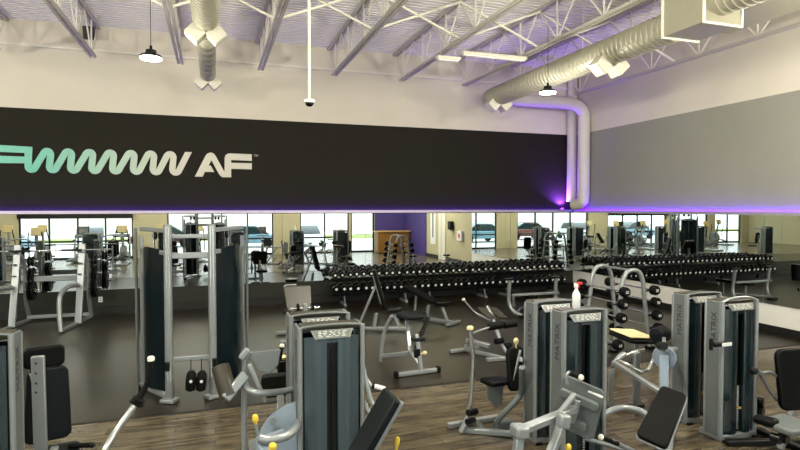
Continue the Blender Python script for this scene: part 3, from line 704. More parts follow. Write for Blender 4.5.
MB().beam(V(-1.42,6.0,.04), V(-1.5,5.5,.04), .08,.07).build('base_beam', 'silver', t, .01); MB().beam(V(-2.2,6.1,.04), V(-1.1,6.1,.04), .08,.07).build('base_beam', 'silver', t, .01)
MB().beam(W(54,448,6.0), V(W(54,448,6.0).x,6.05,.05), .07,.07).build('seat_post', 'silver', t, .01)
# ---- press lever in the left foreground
t = thing('lever_machine', (-.95, 4.7, 0), 'curved silver lever arm with black grip and white end, rising at lower left', 'gym machine')
pts = [V(-1.05,4.55,.06), W(92,480,4.75), W(105,450,4.8), W(115,433,4.85), W(127,416,4.88), W(137,403,4.9)]
tube_part('lever_arm', pts, .03, t, 'chrome')
MB().lathe([(.03,0),(.062,.004),(.065,.02),(.05,.028),(.05,.04),(.062,.05),(.03,.06)], W(136,404,4.9), W(141,396,4.9)-W(136,404,4.9), 20).build('collar', 'iron', t)
g = sm([W(138.5,400,4.9), W(145,388,4.92), W(149,377,4.93), W(150.5,367,4.93), W(151,361,4.93)], 5)
hh_ = MB().tube(g, .022, 12).build('grip', 'rubber', t)
MB().lathe([(.022,0),(.028,.004),(.028,.03),(.018,.04)], g[-1], (0,0,1), 12).build('end_cap', 'offwhite', hh_)
MB().beam((-1.4,4.55,.03),(-.7,4.55,.03), .08,.06).build('base_beam', 'silver', t, .01); MB().beam((-1.05,4.3,.03),(-1.05,5.0,.03), .08,.06).build('base_beam', 'silver', t, .01)
# ---- spray bottle on top of T3a
bx, by = W(577.5,300,4.8).x, 4.82
t = thing('spray_bottle', (bx, by, H-.005), 'white spray bottle with a red trigger on top of a weight tower', 'bottle')
bz = H-.005
MB().lathe([(.036,0),(.04,.006),(.04,.13),(.036,.155),(.02,.185),(.014,.2),(.014,.215)], (bx,by,bz), n=20).build('bottle_body', 'bottle_white', t)
MB().box((bx-.005,by,bz+.235), (.04,.03,.045)).build('spray_head', 'bottle_white', t, .008)
MB().prism([(0,0),(.06,.0),(.075,-.015),(.06,-.03),(.035,-.02),(.03,-.06),(.015,-.07),(.012,-.02),(0,-.02)], (bx,by-.012,bz+.27), (1,0,0), (0,0,1), (0,.024,0)).build('trigger', 'red', t, .004)
# ================================================================== CABLE STATION
t = thing('cable_station', (-.3, 8.3, 0), 'tall double cable station with two curved dark shields standing on the mat edge', 'gym machine')
HF = 2.38
for s, xf, xo, yo in ((-1,-.575,-.98,8.75),(1,-.02,.42,8.85)):
    tube_part('front_column', [V(xf-s*.0,8.02,.05), V(xf,7.96,.3), V(xf,7.96,HF)], .052, t, 'silver', 4)
    MB().beam((xf,7.92,.3),(xf,7.92,HF-.03), .05,.02).build('pulley_track', 'chrome', t)
    MB().tube([(xo,yo,.05),(xo,yo,HF-.2)], .028, 12).build('outer_post', 'silver', t)
    MB().tube([(xo-s*-.06,yo-.12,.05),(xo-s*-.06,yo-.12,HF-.06)], .02, 12).build('guide_post', 'grey_panel', t)
    for z in (HF-.08, HF-.38): MB().beam((xf+s*.03,8.0,z),(xo,yo-.03,z), .05,.06).build('top_arm', 'silver', t, .008)
    MB().beam((xf,8.0,.05),(xo+s*.03,yo,.05), .07,.06).build('base_arm', 'silver', t, .01)
    MB().box((xf-s*0,7.95,.03), (.2,.16,.05), (0,0,s*.5)).build('foot', 'silver', t, .01)
    MB().box((xo,yo,.03), (.12,.12,.05)).build('foot', 'rubber', t, .01)
    # curved shield between column and outer post
    A, B = V(xf+s*.05,8.06,0), V(xo-s*.03,yo-.06,0); d = (B-A); nn = V(d.y,-d.x,0).normalized()
    if nn.x*s < 0: nn = -nn
    out = [(A+d*u+nn*(.10*math.sin(math.pi*u)), u) for u in [i/8 for i in range(9)]]
    b = MB(); n = 9; vs = []
    for (q, u) in out: 
        zt_ = HF-.36+.05*math.sin(math.pi*u)
        vs += [(q.x,q.y,.12),(q.x,q.y,zt_)]
    for (q, u) in out:
        q2 = q-nn*.015; vs += [(q2.x,q2.y,.12),(q2.x,q2.y,HF-.36+.05*math.sin(math.pi*u))]
    fs = [[2*i,2*i+2,2*i+3,2*i+1] for i in range(n-1)]+[[18+2*i,18+2*i+1,18+2*i+3,18+2*i+2] for i in range(n-1)]+[[2*i+1,2*i+3,18+2*i+3,18+2*i+1] for i in range(n-1)]
    b.add(vs, fs).build('shield', 'shield_dark', t)
    b = MB(); q = (A+B)/2
    z = .14
    while z < .95: b.box((q.x,q.y,z+.012),(.2,.12,.023),(0,0,math.atan2(d.y,d.x))); z += .027
    b.build('weight_stack','iron',t,smooth=False)
    MB().tube([(q.x,q.y,.9),(q.x,q.y,HF-.1)], .01, 8).build('guide_rod','chrome',t)
    for k, off in enumerate((.1,.2)):
        c0 = V(xf,8.0,0)+d*(.3+.3*k); MB().lathe([(.01,-.015),(.06,-.015),(.05,0),(.06,.015),(.01,.015)], (c0.x,c0.y,HF-.16), nn, 18).build('pulley', 'rubber', t)
    MB().box((xf+s*.02,7.9,.5), (.06,.06,.12)).build('carriage', 'iron', t, .012)
for z, r in ((HF-.16,.035),(HF-.42,.05),(.56,.038)): MB().beam((-.57,8.0,z),(-.03,8.0,z), r*1.2, r*1.6).build('cross_bar', 'silver', t, .01)
for px in (191, 201.5):
    c = W(px,380,7.85); h = MB().lathe([(.03,-.15),(.062,-.13),(.07,-.02),(.06,.09),(.03,.13)], c, (.08,0,1), 16).build('hanging_handle', 'rubber', t)
    MB().lathe([(.003,0),(.02,.0),(.02,.006)], c+V(0,-.07,0), (0,-1,0), 10).build('stud', 'label_white', h)
    MB().tube([c+V(0,0,.1), (c.x, 7.93, .56)], .006, 6).build('strap', 'rubber', h)
# ================================================================== SQUAT RACK (left, by the mirror)
t = thing('squat_rack', (-3.5, 14.0, 0), 'silver barbell bench rack at far left in front of the mirror', 'rack')
for xa in (-4.12, -2.86):
    MB().beam((xa, 13.9, .03), (xa+.03, 14.3, 1.78), .14, .08).build('upright', 'silver', t, .012)
    tube_part('rear_leg', [V(xa+.06,14.35,1.55), V(xa+.1,14.45,1.3), V(xa+.1,14.5,.6), V(xa+.1,14.75,.04)], .045, t)
    tube_part('front_leg', [V(xa-.0,13.95,.88), V(xa-.12,13.6,.9), V(xa-.2,13.3,.75), V(xa-.2,13.2,.4), V(xa-.16,13.12,.03)], .05, t)
    MB().beam((xa-.16,13.15,.04),(xa+.1,14.75,.04), .08,.07).build('base_rail', 'silver', t, .01)
    for k, z in enumerate((.75,1.1,1.4)): MB().cyl((xa+.1,14.45,z),(xa+.1+.28,14.45,z), .024).build('storage_peg', 'chrome', t)
    for z in (1.62, 1.35, 1.1): MB().beam((xa,14.2,z),(xa,14.05,z+.02), .07,.025).build('bar_hook', 'iron', t)
MB().beam((-4.0,14.45,1.0),(-2.8,14.45,1.0), .08,.12).build('cross_beam', 'silver', t, .01)
MB().beam((-4.05,14.7,.1),(-2.8,14.7,.1), .08,.08).build('cross_beam', 'silver', t, .01)
t = thing('barbell', (-3.5, 14.1, 1.62), 'long straight chrome barbell resting in the squat rack hooks', 'barbell')
MB().cyl((-5.0,14.08,1.66),(-2.2,14.08,1.66), .015).build('shaft', 'chrome', t)
for s in (-1,1): MB().cyl((-3.5+s*.7,14.08,1.66),(-3.5+s*.3,14.08,1.66), .022).build('knurled_sleeve','iron',t)
def plate(x, y, z, r, lab, w=.045):
    o = thing('weight_plate', (x, y, z-r), lab, 'weight plate', 'weight plates on the squat rack')
    MB().lathe([(.025,-w/2),(r*.9,-w/2),(r,-w/2+.008),(r,w/2-.008),(r*.9,w/2),(r*.8,w/2-.008),(r*.4,w/2-.008),(r*.35,w/2+.004),(.025,w/2+.004)], (x,y,z), (1,0,0), 28).build('plate_disc', 'rubber', o)
    MB().lathe([(.026,-w/2-.004),(.045,-w/2-.006),(.045,w/2+.008),(.026,w/2+.006)], (x,y,z), (1,0,0), 18).build('hub', 'chrome', o)
for xa, nm in ((-4.12,'left'),(-2.86,'right')):
    for z, r, hn in ((.75,.225,'lowest'),(1.1,.16,'middle'),(1.4,.11,'top')):
        for k in range(2): plate(xa+.2+k*.07, 14.45, z, r, 'weight plate, %s of two on %s peg, squat rack %s side' % (('inner','outer')[k], hn, nm))
# ================================================================== LONG DUMBBELL RACK
RX0, RX1, RY = 2.95, 10.25, 14.62
for seg in range(3):
    a = RX0+seg*(RX1-RX0)/3; c = a+(RX1-RX0)/3-.02
    t = thing('dumbbell_rack', ((a+c)/2, RY, 0), 'black two tier dumbbell rack, %s of three in a row' % ('left','middle','right')[seg], 'rack', 'dumbbell racks')
    for z, y in ((.74,RY+.02),(.36,RY-.1)):
        R = Matrix.Rotation(math.radians(14), 3, 'X')
        for dy in (-.11,.13):
            MB().box(V((a+c)/2, y, z)+R@V(0,dy,.0), (c-a, .05, .03), R).build('tray_rail', 'iron' if dy > 0 else 'iron', t, .004)
        MB().box(V((a+c)/2, y, z-.03)+R@V(0,-.14,.0), (c-a, .012, .06), R).build('rail_lip', 'iron', t, smooth=False)
    for x in (a+.35, c-.35):
        MB().beam((x, RY+.22, .05), (x, RY+.18, .74), .06, .08).build('upright', 'iron', t, .006)
        MB().beam((x, RY+.26, .035), (x, RY-.32, .035), .07, .06).build('base_foot', 'silver', t, .01)
        tube_part('front_leg', [V(x,RY-.3,.05), V(x,RY-.24,.12), V(x,RY-.17,.3)], .024, t, 'grey_panel')
        for z, y in ((.70,RY),(.32,RY-.1)): MB().beam((x, RY+.2, z), (x, y-.14, z-.03), .05, .05).build('tray_arm', 'iron', t, .006)
def dumbbell(r):
    b = MB(); 
    b.m(0)
    for s in (-1,1):
        b.lathe([(.02,.05*s),(r*.9,.055*s),(r,.075*s),(r,.13*s),(r*.88,.155*s),(r*.5,.16*s)], (0,0,0), (0,1,0), 14)
    b.m(1); b.cyl((0,-.06,0),(0,.06,0), .016, n=8)
    b.m(2)
    for s in (-1,1): b.lathe([(r*.38,.159*s),(r*.38,.164*s),(.004,.164*s)], (0,0,0), (0,1,0), 10)
    return b
ordn = ['first','second','third','fourth','fifth','sixth','seventh','eighth','ninth','tenth','eleventh','twelfth','thirteenth','fourteenth','fifteenth','sixteenth','seventeenth','eighteenth']
protos = {}
n = 36
for tier, (z, y) in enumerate(((.755,RY+.02),(.375,RY-.1))):
    for i in range(n):
        x = RX0+.11+(RX1-RX0-.22)*i/(n-1)
        r = .08+.018*(1-i/n) if tier else .084+.014*(i/n)
        key = round(r, 2)
        if key not in protos:
            o = dumbbell(key).build('dumbbell', ['iron','chrome','label_white']); protos[key] = o
        else: o = protos[key].copy(); COL.objects.link(o)
        o.location = (x, y+.0, z+key+.008); o.rotation_euler = (math.radians(14), random.uniform(-.6,.6), random.uniform(-.06,.06))
        e_ = ordn[i]+' from the left end' if i < 18 else ordn[n-1-i]+' from the right end'
        tag(o, 'black dumbbell, %s of the %s tier' % (e_, ('upper','lower')[tier]), 'dumbbell', 'dumbbells on the %s tier of the long rack' % ('upper','lower')[tier])
# ================================================================== A FRAME BARBELL RACK
AX, AY0, AY1 = 7.24, 8.2, 9.05
t = thing('barbell_rack', (AX, 8.6, 0), 'silver A shaped rack of fixed barbells behind the middle right machines', 'rack')
def arch(y):
    return sm([(AX-.40,y,.04),(AX-.33,y,.5),(AX-.26,y,1.0),(AX-.235,y,1.22),(AX-.17,y,1.39),(AX-.07,y,1.46),(AX+.07,y,1.46),(AX+.17,y,1.39),(AX+.235,y,1.22),(AX+.26,y,1.0),(AX+.33,y,.5),(AX+.40,y,.04)], 5)
for y in (AY0, AY1):
    MB().tube(arch(y), .04, 14).build('arch_tube', 'silver' if y == AY0 else 'silver', t)
    for s in (-1,1): MB().box((AX+s*.41,y,.02), (.12,.14,.04)).build('foot', 'rubber', t, .008)
for p_ in ((AX,AY0,1.46,AX,AY1,1.46),(AX-.38,AY0,.15,AX-.38,AY1,.15),(AX+.38,AY0,.15,AX+.38,AY1,.15)):
    MB().cyl(p_[:3], p_[3:], .022).build('tie_bar', 'silver', t)
hz = [.16,.40,.64,.88,1.1]
for s in (-1,1):
    for i, z in enumerate(hz):
        x = AX+s*(.40-.14*z+.085); 
        for y in (AY0, AY1): MB().beam((x-s*.05,y,z-.03),(x+s*.05,y,z-.02), .05,.02).build('bar_saddle', 'rubber', t)
        r = .096-.002*i
        o = thing('fixed_barbell', (x, (AY0+AY1)/2, z), 'fixed barbell, %s on %s side of A shaped rack' % (('lowest','second from the bottom','middle','second from the top','top')[i], 'left' if s < 0 else 'right'), 'barbell', 'fixed barbells on the A shaped rack')
        MB().cyl((x,AY0-.12,z+.01),(x,AY1+.12,z+.01), .014).build('shaft', 'chrome', o)
        for d in (-1,1):
            ye = AY0-.12 if d < 0 else AY1+.12
            hd = MB().lathe([(.03,-.0),(r,.012),(r,.1),(r*.85,.125),(r*.3,.127)], (x,ye,z+.01), (0,d,0), 20).build('weight_head', 'rubber', o)
            if d < 0: text_mesh('%d' % (60-10*i), .07, (x,ye-.129,z+.01), (1,0,0), (0,0,1), 'label_white', hd, 'number', .001)
# ================================================================== BENCHES
# seated curl stand with oval pad
bx, by = 3.0, 8.05
t = thing('curl_bench', (bx, by, 0), 'grey oval padded bench stand with wide silver foot on the black mat', 'bench')
MB().beam((bx-.34,by-.03,.04),(bx+.36,by+.03,.04), .07,.06).build('front_foot', 'silver', t, .01)
for s in (-1,1): MB().box((bx+s*.36,by+s*.03,.045), (.06,.1,.09)).build('foot_cap', 'rubber', t, .01)
MB().beam((bx+.06,by,.06),(bx+.02,by+.1,.62), .06,.06).build('front_column', 'silver', t, .008)
MB().beam(W(410,352,8.3), W(407,320,8.6), .065,.065).build('rear_column', 'silver', t, .008)
MB().beam(W(410,352,8.3), V(bx+.06,by,.1), .06,.05).build('base_rail', 'silver', t, .008)
MB().beam(W(382,356,8.8), W(410,353,8.35), .07,.06).build('base_rail', 'silver', t, .008)
tube_part('rear_leg', [V(W(381,361,8.85).x,8.85,.03), W(382,345,8.85), W(386,328,8.8), W(392,316,8.7)], .035, t)
tube_part('angled_arm', [W(428,318,8.5), W(423,330,8.35), W(418,340,8.2), W(416,352,8.12)], .035, t, 'iron')
MB().box(W(418,339,8.15), (.2,.14,.05)).build('step_plate', 'iron', t, .012); MB().box(W(417,353,8.1), (.09,.08,.14)).build('adjuster', 'iron', t, .01)
knob(t, W(424,353,8.1), (1,0,.1), 'vinyl_cream', .03)
b = MB(); b.prism([(.26*math.cos(i*math.pi/12)*(1 if math.sin(i*math.pi/12) > 0 else 1), .17*math.sin(i*math.pi/12)) for i in range(24)], W(411.5,317,8.45), (1,0,0), (0,1,.12), (0,-.01,.06)); b.build('seat_pad', 'vinyl_dark', t, .022, 3)
# adjustable benches
def adj_bench(loc, ang, rz, label, mt='vinyl_black'):
    t = thing('weight_bench', (0,0,0), label, 'bench', 'adjustable benches'); 
    MB().beam((-.28,-.6,.04),(.28,-.6,.04), .07,.06).build('foot', 'silver', t, .01)
    MB().beam((-.28,.6,.04),(.28,.6,.04), .07,.06).build('foot', 'silver', t, .01)
    MB().beam((0,-.6,.06),(0,.6,.06), .07,.06).build('spine', 'silver', t, .01)
    MB().beam((0,.1,.06),(0,.05,.38), .07,.07).build('post', 'silver', t, .01)
    MB().beam((0,-.45,.06),(0,-.3,.38), .06,.06).build('post', 'silver', t, .01)
    pad((0,-.33,.44),(1,0,0),(0,1,-.08),.29,.3,.07,.04).build('seat_pad', mt, t, .018, 3)
    d = V(0, math.cos(ang), math.sin(ang)); c = V(0,-.14,.45)+d*.45
    pad(c,(1,0,0),d,.29,.86,.07,.05).build('back_pad', mt, t, .018, 3)
    u = V(0,-d.z,d.y); MB().beam(c-u*.05-d*.3, c-u*.05+d*.3, .06,.04).build('pad_rail', 'silver', t, .006)
    MB().beam((0,.45,.06), c-u*.06+d*.1, .05,.05).build('support_strut', 'silver', t, .008)
    for s in (-1,1): MB().cyl((s*.3,.6,.05),(s*.33,.6,.05), .05).build('wheel', 'rubber', t)
    t.location = loc; t.rotation_euler = (0,0,rz); return t
adj_bench((4.7,11.75,0), .35, math.radians(35), 'black adjustable bench with slightly raised back near the dumbbell rack')
adj_bench((3.3,11.2,0), 1.3, math.radians(70), 'black adjustable bench with back pad upright before the dumbbell rack')
t = thing('preacher_bench', (1.55,10.6,0), 'olive brown preacher bench with broad sloping pad behind the centre weight machines', 'bench')
pad((1.52,10.55,.88),(1,0,0),(-.05,.45,1),.46,.5,.06,.05,1.15).build('arm_pad','vinyl_olive',t,.016,3)
tube_part('top_tube', [V(1.26,10.62,1.1),V(1.3,10.66,1.13),V(1.5,10.68,1.13)], .018, t)
MB().beam((1.52,10.62,.8),(1.52,10.7,.05), .07,.07).build('column','silver',t,.01); MB().beam((1.2,10.7,.035),(1.84,10.7,.035), .08,.06).build('foot','silver',t,.01)
MB().beam((1.52,10.7,.06),(1.52,11.5,.06), .07,.06).build('spine','silver',t,.01); MB().beam((1.2,11.5,.035),(1.84,11.5,.035), .08,.06).build('foot','silver',t,.01)
pad((1.52,11.3,.5),(1,0,0),(0,1,0),.36,.34,.07,.05).build('seat_pad','vinyl_black',t,.018,3); MB().beam((1.52,11.35,.06),(1.52,11.35,.46), .06,.06).build('seat_post','silver',t,.01)
t = thing('waste_bin', (2.05,14.3,0), 'small black bin on the floor left of the dumbbell rack', 'bin')
MB().lathe([(.02,0),(.14,0),(.17,.55),(.16,.56),(.14,.5),(.02,.48)], (2.1,14.3,0), n=20).build('bin_body', 'rubber', t); MB().lathe([(.17,.54),(.18,.54),(.18,.58),(.17,.58)], (2.1,14.3,0)).build('rim', 'iron', t)
# back extension with twin pads
cx_, cy_ = 4.75, 8.5
t = thing('hyperextension_bench', (cx_, cy_, 0), 'back extension bench with two olive hip pads and foot rollers beside the mat edge', 'bench')
for px in (486, 498): pad(W(px,313,9.2), (1,.1,-.1), (-.35,.75,.5), .17, .3, .05, .03).build('hip_pad', 'vinyl_olive', t, .015, 3)
MB().beam(W(492,318,9.15), W(500,338,8.8), .05,.05).build('pad_mount', 'silver', t, .01)
tube_part('frame_spine', [W(487,306,9.3), W(493,318,9.15), W(498,335,8.8), W(505,350,8.5), V(4.85,8.35,.05)], .03, t)
tube_part('handle', [W(464,300,9.2), W(469,306,9.2), W(476,313,9.2), W(490,320,9.1)], .016, t)
MB().lathe([(.02,0),(.03,.0),(.03,.03),(.02,.03)], W(464,300,9.2), W(460,296,9.2)-W(464,300,9.2)).build('handle_cap', 'offwhite', t)
MB().beam(W(466,340,9.0), W(490,346,8.7), .1,.07).build('foot_box', 'silver', t, .01)
MB().beam(W(466,344,9.0), V(W(466,344,9.0).x,9.0,.03), .05,.05).build('rear_leg', 'silver', t, .01)
for px, py in ((499,341),(507,346)): MB().lathe([(.02,-.09),(.05,-.08),(.05,.08),(.02,.09)], W(px,py,8.6), (1,.2,0), 16).build('ankle_roller', 'rubber', t)
MB().beam((4.35,8.35,.035),(5.15,8.3,.035), .08,.06).build('base_foot', 'silver', t, .01); MB().beam((4.7,8.35,.035),(4.3,9.1,.035), .07,.06).build('base_rail', 'silver', t, .01)
MB().beam((4.0,9.05,.035),(4.6,9.15,.035), .08,.06).build('base_foot', 'silver', t, .01)
# bench press stand behind the bottle machine: two curved uprights
t = thing('bench_press_stand', (7.4,11.6,0), 'bench stand with two short curved silver uprights in front of the dumbbell rack', 'bench')
for x in (6.74, 8.05):
    tube_part('curved_upright', [V(x,11.75,.87), V(x,11.78,.6), V(x+.02,11.8,.3), V(x+.08,11.7,.12), V(x+.2,11.5,.04)], .045, t)
    MB().box((x-.03,11.75,.89), (.24,.12,.05)).build('bar_rest', 'iron', t, .01); MB().box((x+.25,11.45,.03), (.3,.12,.05)).build('foot', 'rubber', t, .01)
    MB().beam((x+.1,11.65,.06),(7.4,12.3,.08), .06,.05).build('base_rail', 'silver', t, .01)
MB().beam((6.8,11.75,.5),(8.0,11.75,.5), .05,.06).build('cross_bar', 'silver', t, .01)
pad((7.4,12.3,.42),(1,0,0),(0,1,0),.3,1.1,.08,.05).build('bench_pad', 'vinyl_black', t, .018, 3)
for y in (11.95,12.7): MB().beam((7.4,y,.03),(7.4,y,.4), .06,.06).build('bench_leg', 'silver', t, .01)
# flat benches by the left of the centre, seen low
# plate tree seen in the mirror
t = thing('plate_tree', (1.45,9.3,0), 'plate storage tree hidden behind the centre machines, seen in the mirror', 'rack')
MB().beam((1.45,9.3,.05),(1.45,9.3,1.0), .07,.07).build('column', 'silver', t, .01)
MB().beam((1.15,9.3,.03),(1.75,9.3,.03), .07,.06).build('foot', 'silver', t, .01); MB().beam((1.45,9.05,.03),(1.45,9.55,.03), .07,.06).build('foot', 'silver', t, .01)
for z in (.4,.72,.92): 
    MB().cyl((1.2,9.3,z),(1.7,9.3,z), .024).build('storage_peg', 'chrome', t)
for z, r in ((.4,.2),(.72,.12),(.92,.08)):
    for s, nm in ((-1,'left'),(1,'right')): plate(1.45+s*.12, 9.3, z, r, 'black weight plate on plate tree, %s peg, %s side' % ({.4:'lowest',.72:'middle',.92:'top'}[z], nm))
# ================================================================== CARDIO ROW (seen in the mirrors)
def treadmill():
    t = thing('treadmill', (0,0,0), 'x', 'treadmill')
    MB().box((0,.1,.13), (.82,1.9,.12)).build('deck', 'grey_panel', t, .03); MB().box((0,.15,.195), (.5,1.6,.012)).build('running_belt', 'rubber', t)
    MB().box((0,-.75,.26), (.8,.45,.2)).build('motor_cover', 'silver', t, .06, 3)
    for s in (-1,1):
        tube_part('upright', [V(s*.37,-.55,.15), V(s*.38,-.62,.7), V(s*.36,-.7,1.2)], .04, t, 'silver')
        tube_part('handrail', [V(s*.36,-.68,1.0), V(s*.37,-.3,1.02), V(s*.36,.05,.95)], .028, t, 'rubber')
    MB().box((0,-.7,1.2), (.8,.16,.16), (.3,0,0)).build('console_base', 'grey_panel', t, .03)
    MB().box((0,-.74,1.5), (.48,.07,.36), (.2,0,0)).build('console', 'screen', t, .02)
    MB().box((0,-.745,1.34), (.1,.07,.2)).build('console_neck', 'iron', t, .01)
    return t
T0 = treadmill()
for i, (x, lab) in enumerate(((-4.4,'nearest the left beige column'),(-6.1,'in the middle of the left window bay'),(-10.9,'in the far left window bay'))):
    o = T0 if i == 0 else copy_tree(T0); o.location = (x, -.2, 0); tag(o, 'grey treadmill facing the windows, '+lab, 'treadmill', 'treadmills at the windows')
def elliptical():
    t = thing('elliptical_trainer', (0,0,0), 'x', 'elliptical trainer')
    MB().box((0,0,.05), (.6,1.7,.08)).build('base', 'silver', t, .02); MB().lathe([(.02,-.12),(.34,-.12),(.38,-.08),(.38,.08),(.34,.12),(.02,.12)], (0,-.5,.48), (1,0,0), 28).build('drive_cover', 'grey_panel', t)
    tube_part('mast', [V(0,-.35,.1), V(0,-.3,.9), V(0,-.2,1.5)], .05, t)
    MB().box((0,-.18,1.62), (.4,.07,.34), (.2,0,0)).build('console', 'console_tan', t, .02)
    for s in (-1,1):
        MB().box((s*.2,.25,.32+s*.05), (.16,.42,.05)).build('pedal', 'rubber', t, .015); MB().beam((s*.2,-.5,.4),(s*.2,.55,.28+s*.05), .05,.05).build('pedal_arm', 'silver', t)
        tube_part('moving_handle', [V(s*.27,-.2,.45), V(s*.28,-.12,1.0), V(s*.25,.02,1.4), V(s*.22,.0,1.6)], .02, t, 'rubber')
    return t
E0 = elliptical()
for i, (x, y, lab) in enumerate(((-7.7,0,'with tan console in the left window bay'),(-9.0,.3,'beside the far left beige column'),(-12.2,.2,'at the far left end of the row'),(-6.9,4.0,'left of the machines in the second row'),(-.7,.9,'closest to the photographer'),(-2.4,1.3,'second from the photographer'),(-4.0,1.9,'third from the photographer'))):
    o = E0 if i == 0 else copy_tree(E0); o.location = (x, y, 0); tag(o, 'elliptical trainer behind the photographer, '+lab, 'exercise machine', 'elliptical trainers')
def bike():
    t = thing('exercise_bike', (2.5,-.1,0), 'upright exercise bike by the middle window behind the photographer', 'exercise bike')
    for y in (-.6,.45): MB().beam((2.25,y,.04),(2.75,y,.04), .07,.06).build('foot', 'iron', t, .01)
    MB().beam((2.5,-.6,.08),(2.5,.45,.08), .07,.07).build('frame', 'silver', t, .01); MB().lathe([(.02,-.06),(.26,-.06),(.28,0),(.26,.06),(.02,.06)], (2.5,-.3,.4), (1,0,0), 24).build('flywheel_cover', 'iron', t)
    tube_part('handlebar_post', [V(2.5,-.4,.3), V(2.5,-.45,.8), V(2.5,-.4,1.2)], .035, t); MB().box((2.5,-.42,1.42), (.42,.07,.36), (.2,0,0)).build('console', 'screen', t, .02)
    MB().beam((2.5,.2,.1),(2.5,.25,.85), .05,.05).build('seat_post', 'silver', t); MB().box((2.5,.28,.88), (.24,.28,.07)).build('saddle', 'rubber', t, .03)
    tube_part('handlebar', [V(2.2,-.15,1.12), V(2.25,-.38,1.12), V(2.5,-.42,1.12), V(2.75,-.38,1.12), V(2.8,-.15,1.12)], .018, t, 'rubber')
bike()
# plain machines left of the photo, seen in the right hand mirror
for i, (x, y) in enumerate(((-4.6,4.7),(-4.6,5.3),(-7.2,7.4))):
    t = thing('weight_machine', (x, y, 0), 'weight stack machine seen only in mirrors, '+('front one of a pair','rear one of a pair','single one farther back')[i], 'gym machine', 'machines outside the frame at left')
    tower(t, x, y)
    pad((x+.75,y+.2,.95),(1,.2,0),(0,.1,1),.34,.6,.07,.07).build('back_pad','vinyl_black',t,.02,3); pad((x+.75,y-.05,.5),(1,.2,0),(-.2,1,0),.38,.38,.07,.07).build('seat_pad','vinyl_black',t,.02,3)
    MB().beam((x+.78,y+.27,.05),(x+.78,y+.27,1.1), .06,.05).build('seat_post','silver',t,.01); MB().beam((x,y+.2,.04),(x+.95,y+.25,.04), .08,.07).build('base_beam','silver',t,.01)
    tube_part('press_arm', [V(x+.3,y+.1,1.4), V(x+.6,y,1.5), V(x+1.0,y,1.45), V(x+1.05,y-.2,1.2)], .025, t)
# ================================================================== FRONT DESK AND RIGHT WALL ITEMS (mirror)
t = thing('reception_desk', (9.9,-.6,0), 'wood panelled reception desk with pale top near the purple wall', 'desk')
MB().box((9.9,-.6,.62), (1.9,.7,1.16)).build('desk_body', 'wood_desk', t, .01); MB().box((9.9,-.6,1.24), (2.05,.85,.06)).build('desk_top', 'wood_top', t, .01)
MB().box((9.9,-.6,.03), (1.8,.6,.06)).build('plinth', 'base_black', t)
t = thing('notice_box', (XR-.05,6.6,1.15), 'white square wall box with a red mark on the beige wall beside the mirrors', 'box')
MB().box((XR-.06,6.6,1.3), (.12,.5,.45)).build('box_body', 'label_white', t, .01); MB().box((XR-.124,6.6,1.3), (.006,.18,.2)).build('red_mark', 'red', t)
t = thing('towel_dispenser', (XR-.08,5.6,1.5), 'black paper dispenser on the right wall beyond the mirrors', 'dispenser')
MB().box((XR-.1,5.6,1.75), (.2,.35,.42)).build('dispenser_body', 'iron', t, .03); MB().box((XR-.1,5.6,1.53), (.14,.28,.05)).build('paper_slot', 'label_white', t, .01)
t = thing('wall_banner', (XR-.02,3.1,1.6), 'narrow white banner with a dark vertical strip on the right wall past the mirrors', 'banner')
MB().box((XR-.012,3.1,1.7), (.012,.7,2.0)).build('banner_sheet', 'label_white', t); MB().box((XR-.021,3.1,1.8), (.005,.14,1.5)).build('dark_strip', 'print_dark', t)
t = thing('wall_outlet', (-2.45,YB-.02,.3), 'small white power outlet low on the dark wall right of the squat rack', 'outlet')
q = W(100.5,299.5,YB-.012); MB().box((q.x,YB-.008,q.z), (.09,.014,.13)).build('cover_plate', 'label_white', t, .003)
MB().box((q.x,YB-.017,q.z+.025), (.03,.004,.03)).build('socket', 'grey_panel', t); MB().box((q.x,YB-.017,q.z-.025), (.03,.004,.03)).build('socket', 'grey_panel', t)
# ================================================================== OUTSIDE
slab('ground', (-3, -22, -.12), (90, 40.7, .1), 'asphalt')
slab('lawn', (-3, -20, -.04), (90, 5, .1), 'grass')
def car(x, y, rz, mt, lab):
    t = thing('parked_car', (0,0,0), lab, 'car', 'cars parked outside')
    MB().prism([(-2.2,.3),(-2.15,.75),(-1.5,.88),(1.1,.92),(2.0,.8),(2.2,.6),(2.2,.3)], (0,-.88,0), (1,0,0), (0,0,1), (0,1.76,0)).build('body', mt, t, .08, 3)
    MB().prism([(-1.5,.86),(-.8,1.4),(.6,1.44),(1.5,.9)], (0,-.76,0), (1,0,0), (0,0,1), (0,1.52,0)).build('cabin', 'glass_dark', t, .06, 3)
    MB().prism([(-.75,1.39),(.55,1.43),(.5,1.47),(-.7,1.45)], (0,-.72,0), (1,0,0), (0,0,1), (0,1.44,0)).build('roof', mt, t, .02)
    for sx in (-1.35,1.35):
        for s in (-1,1): MB().lathe([(.02,-.1),(.31,-.1),(.33,-.05),(.33,.05),(.31,.1),(.02,.1)], (sx,s*.8,.33), (0,1,0), 20).build('wheel', 'rubber', t)
    t.location = (x,y,-.07); t.rotation_euler = (0,0,rz)
car(2.2,-9,.1,'car_blue','light blue car parked outside the middle window'); car(-7.5,-10,1.4,'car_white','white car parked outside the left window bay')
car(6.2,-9.5,1.45,'car_white','white car parked outside the right window'); car(-12.5,-9,.2,'car_blue','blue car parked outside the far left window'); car(-3.2,-11,.0,'car_red','dull red car parked outside between the window bays')
t = thing('shop_building', (0,-38,0), 'long pale building across the car park', 'building')
MB().box((0,-38,2.4), (60,6,5)).build('facade', 'building', t); MB().box((0,-38,5.0), (61,6.6,.3)).build('roof_edge', 'grey_panel', t)
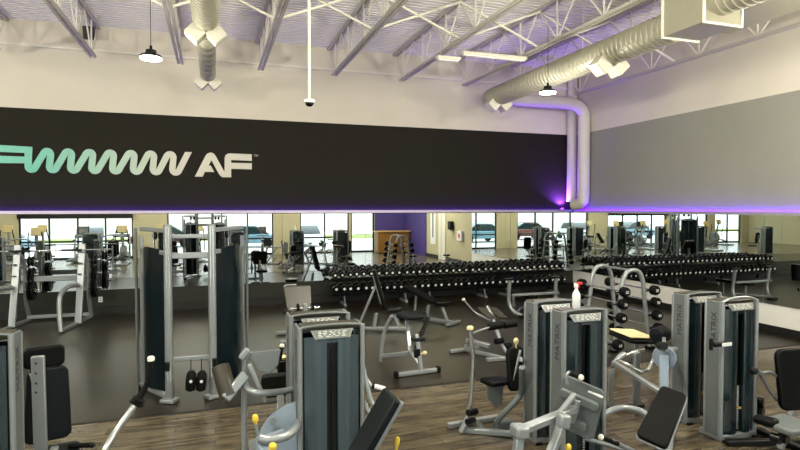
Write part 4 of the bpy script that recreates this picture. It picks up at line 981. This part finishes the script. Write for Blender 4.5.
# ================================================================== LIGHT
w = bpy.data.worlds.new('world'); sc.world = w; w.use_nodes = True; nt = w.node_tree
bg = nt.nodes['Background']; bg.inputs[0].default_value = (.92,.96,1,1); bg.inputs[1].default_value = 3.4
for a, c in cuts:
    ld = bpy.data.lights.new('window_portal', 'AREA'); ld.shape = 'RECTANGLE'; ld.size = c-a; ld.size_y = WTOP; ld.cycles.is_portal = True
    lo = bpy.data.objects.new('window_portal', ld); COL.objects.link(lo); lo.location = ((a+c)/2, YF-.35, WTOP/2); lo.rotation_euler = (math.radians(90),0,0)
# purple uplight tucked beside the corner duct
t = thing('corner_uplight', (10.4,14.7,2.52), 'purple uplight fixture on the light strip at the foot of the corner duct', 'lamp')
MB().lathe([(.05,0),(.06,.02),(.06,.08),(.04,.09)], (10.5,15.05,2.50)).build('housing', 'led_channel', t); MB().lathe([(.04,0),(.045,.005),(.01,.006)], (10.5,15.05,2.59)).build('lens', 'led_purple', t)
ld = bpy.data.lights.new('corner_purple', 'SPOT'); ld.energy = 420; ld.color = (.26,.06,1); ld.spot_size = math.radians(140); ld.spot_blend = .8; ld.shadow_soft_size = .05
lo = bpy.data.objects.new('corner_purple', ld); COL.objects.link(lo); lo.location = (10.5,15.02,2.66); lo.rotation_euler = (math.radians(172),0,0)
# ================================================================== CAMERA
cam = bpy.data.cameras.new('camera'); co = bpy.data.objects.new('camera', cam); COL.objects.link(co)
cam.sensor_width = 36; cam.lens = F/800*36; cam.clip_start = .05; cam.clip_end = 200
co.location = (0,0,HC); co.rotation_euler = (math.pi/2-PIT, 0, -YAW)
sc.camera = co
for o in COL.objects:
    if '_b' in o: del o['_b']
sc.view_settings.view_transform = 'Standard'; sc.view_settings.look = 'None'; sc.view_settings.gamma = 1; sc.view_settings.use_curve_mapping = False
sc.view_settings.exposure = 0.0
sc.cycles.max_bounces = 10; sc.cycles.glossy_bounces = 8; sc.cycles.diffuse_bounces = 4; sc.cycles.transparent_max_bounces = 8
sc.cycles.caustics_reflective = False; sc.cycles.sample_clamp_indirect = 6; sc.cycles.use_denoising = True; sc.cycles.denoising_prefilter = 'ACCURATE'; sc.cycles.denoising_input_passes = 'RGB_ALBEDO_NORMAL'
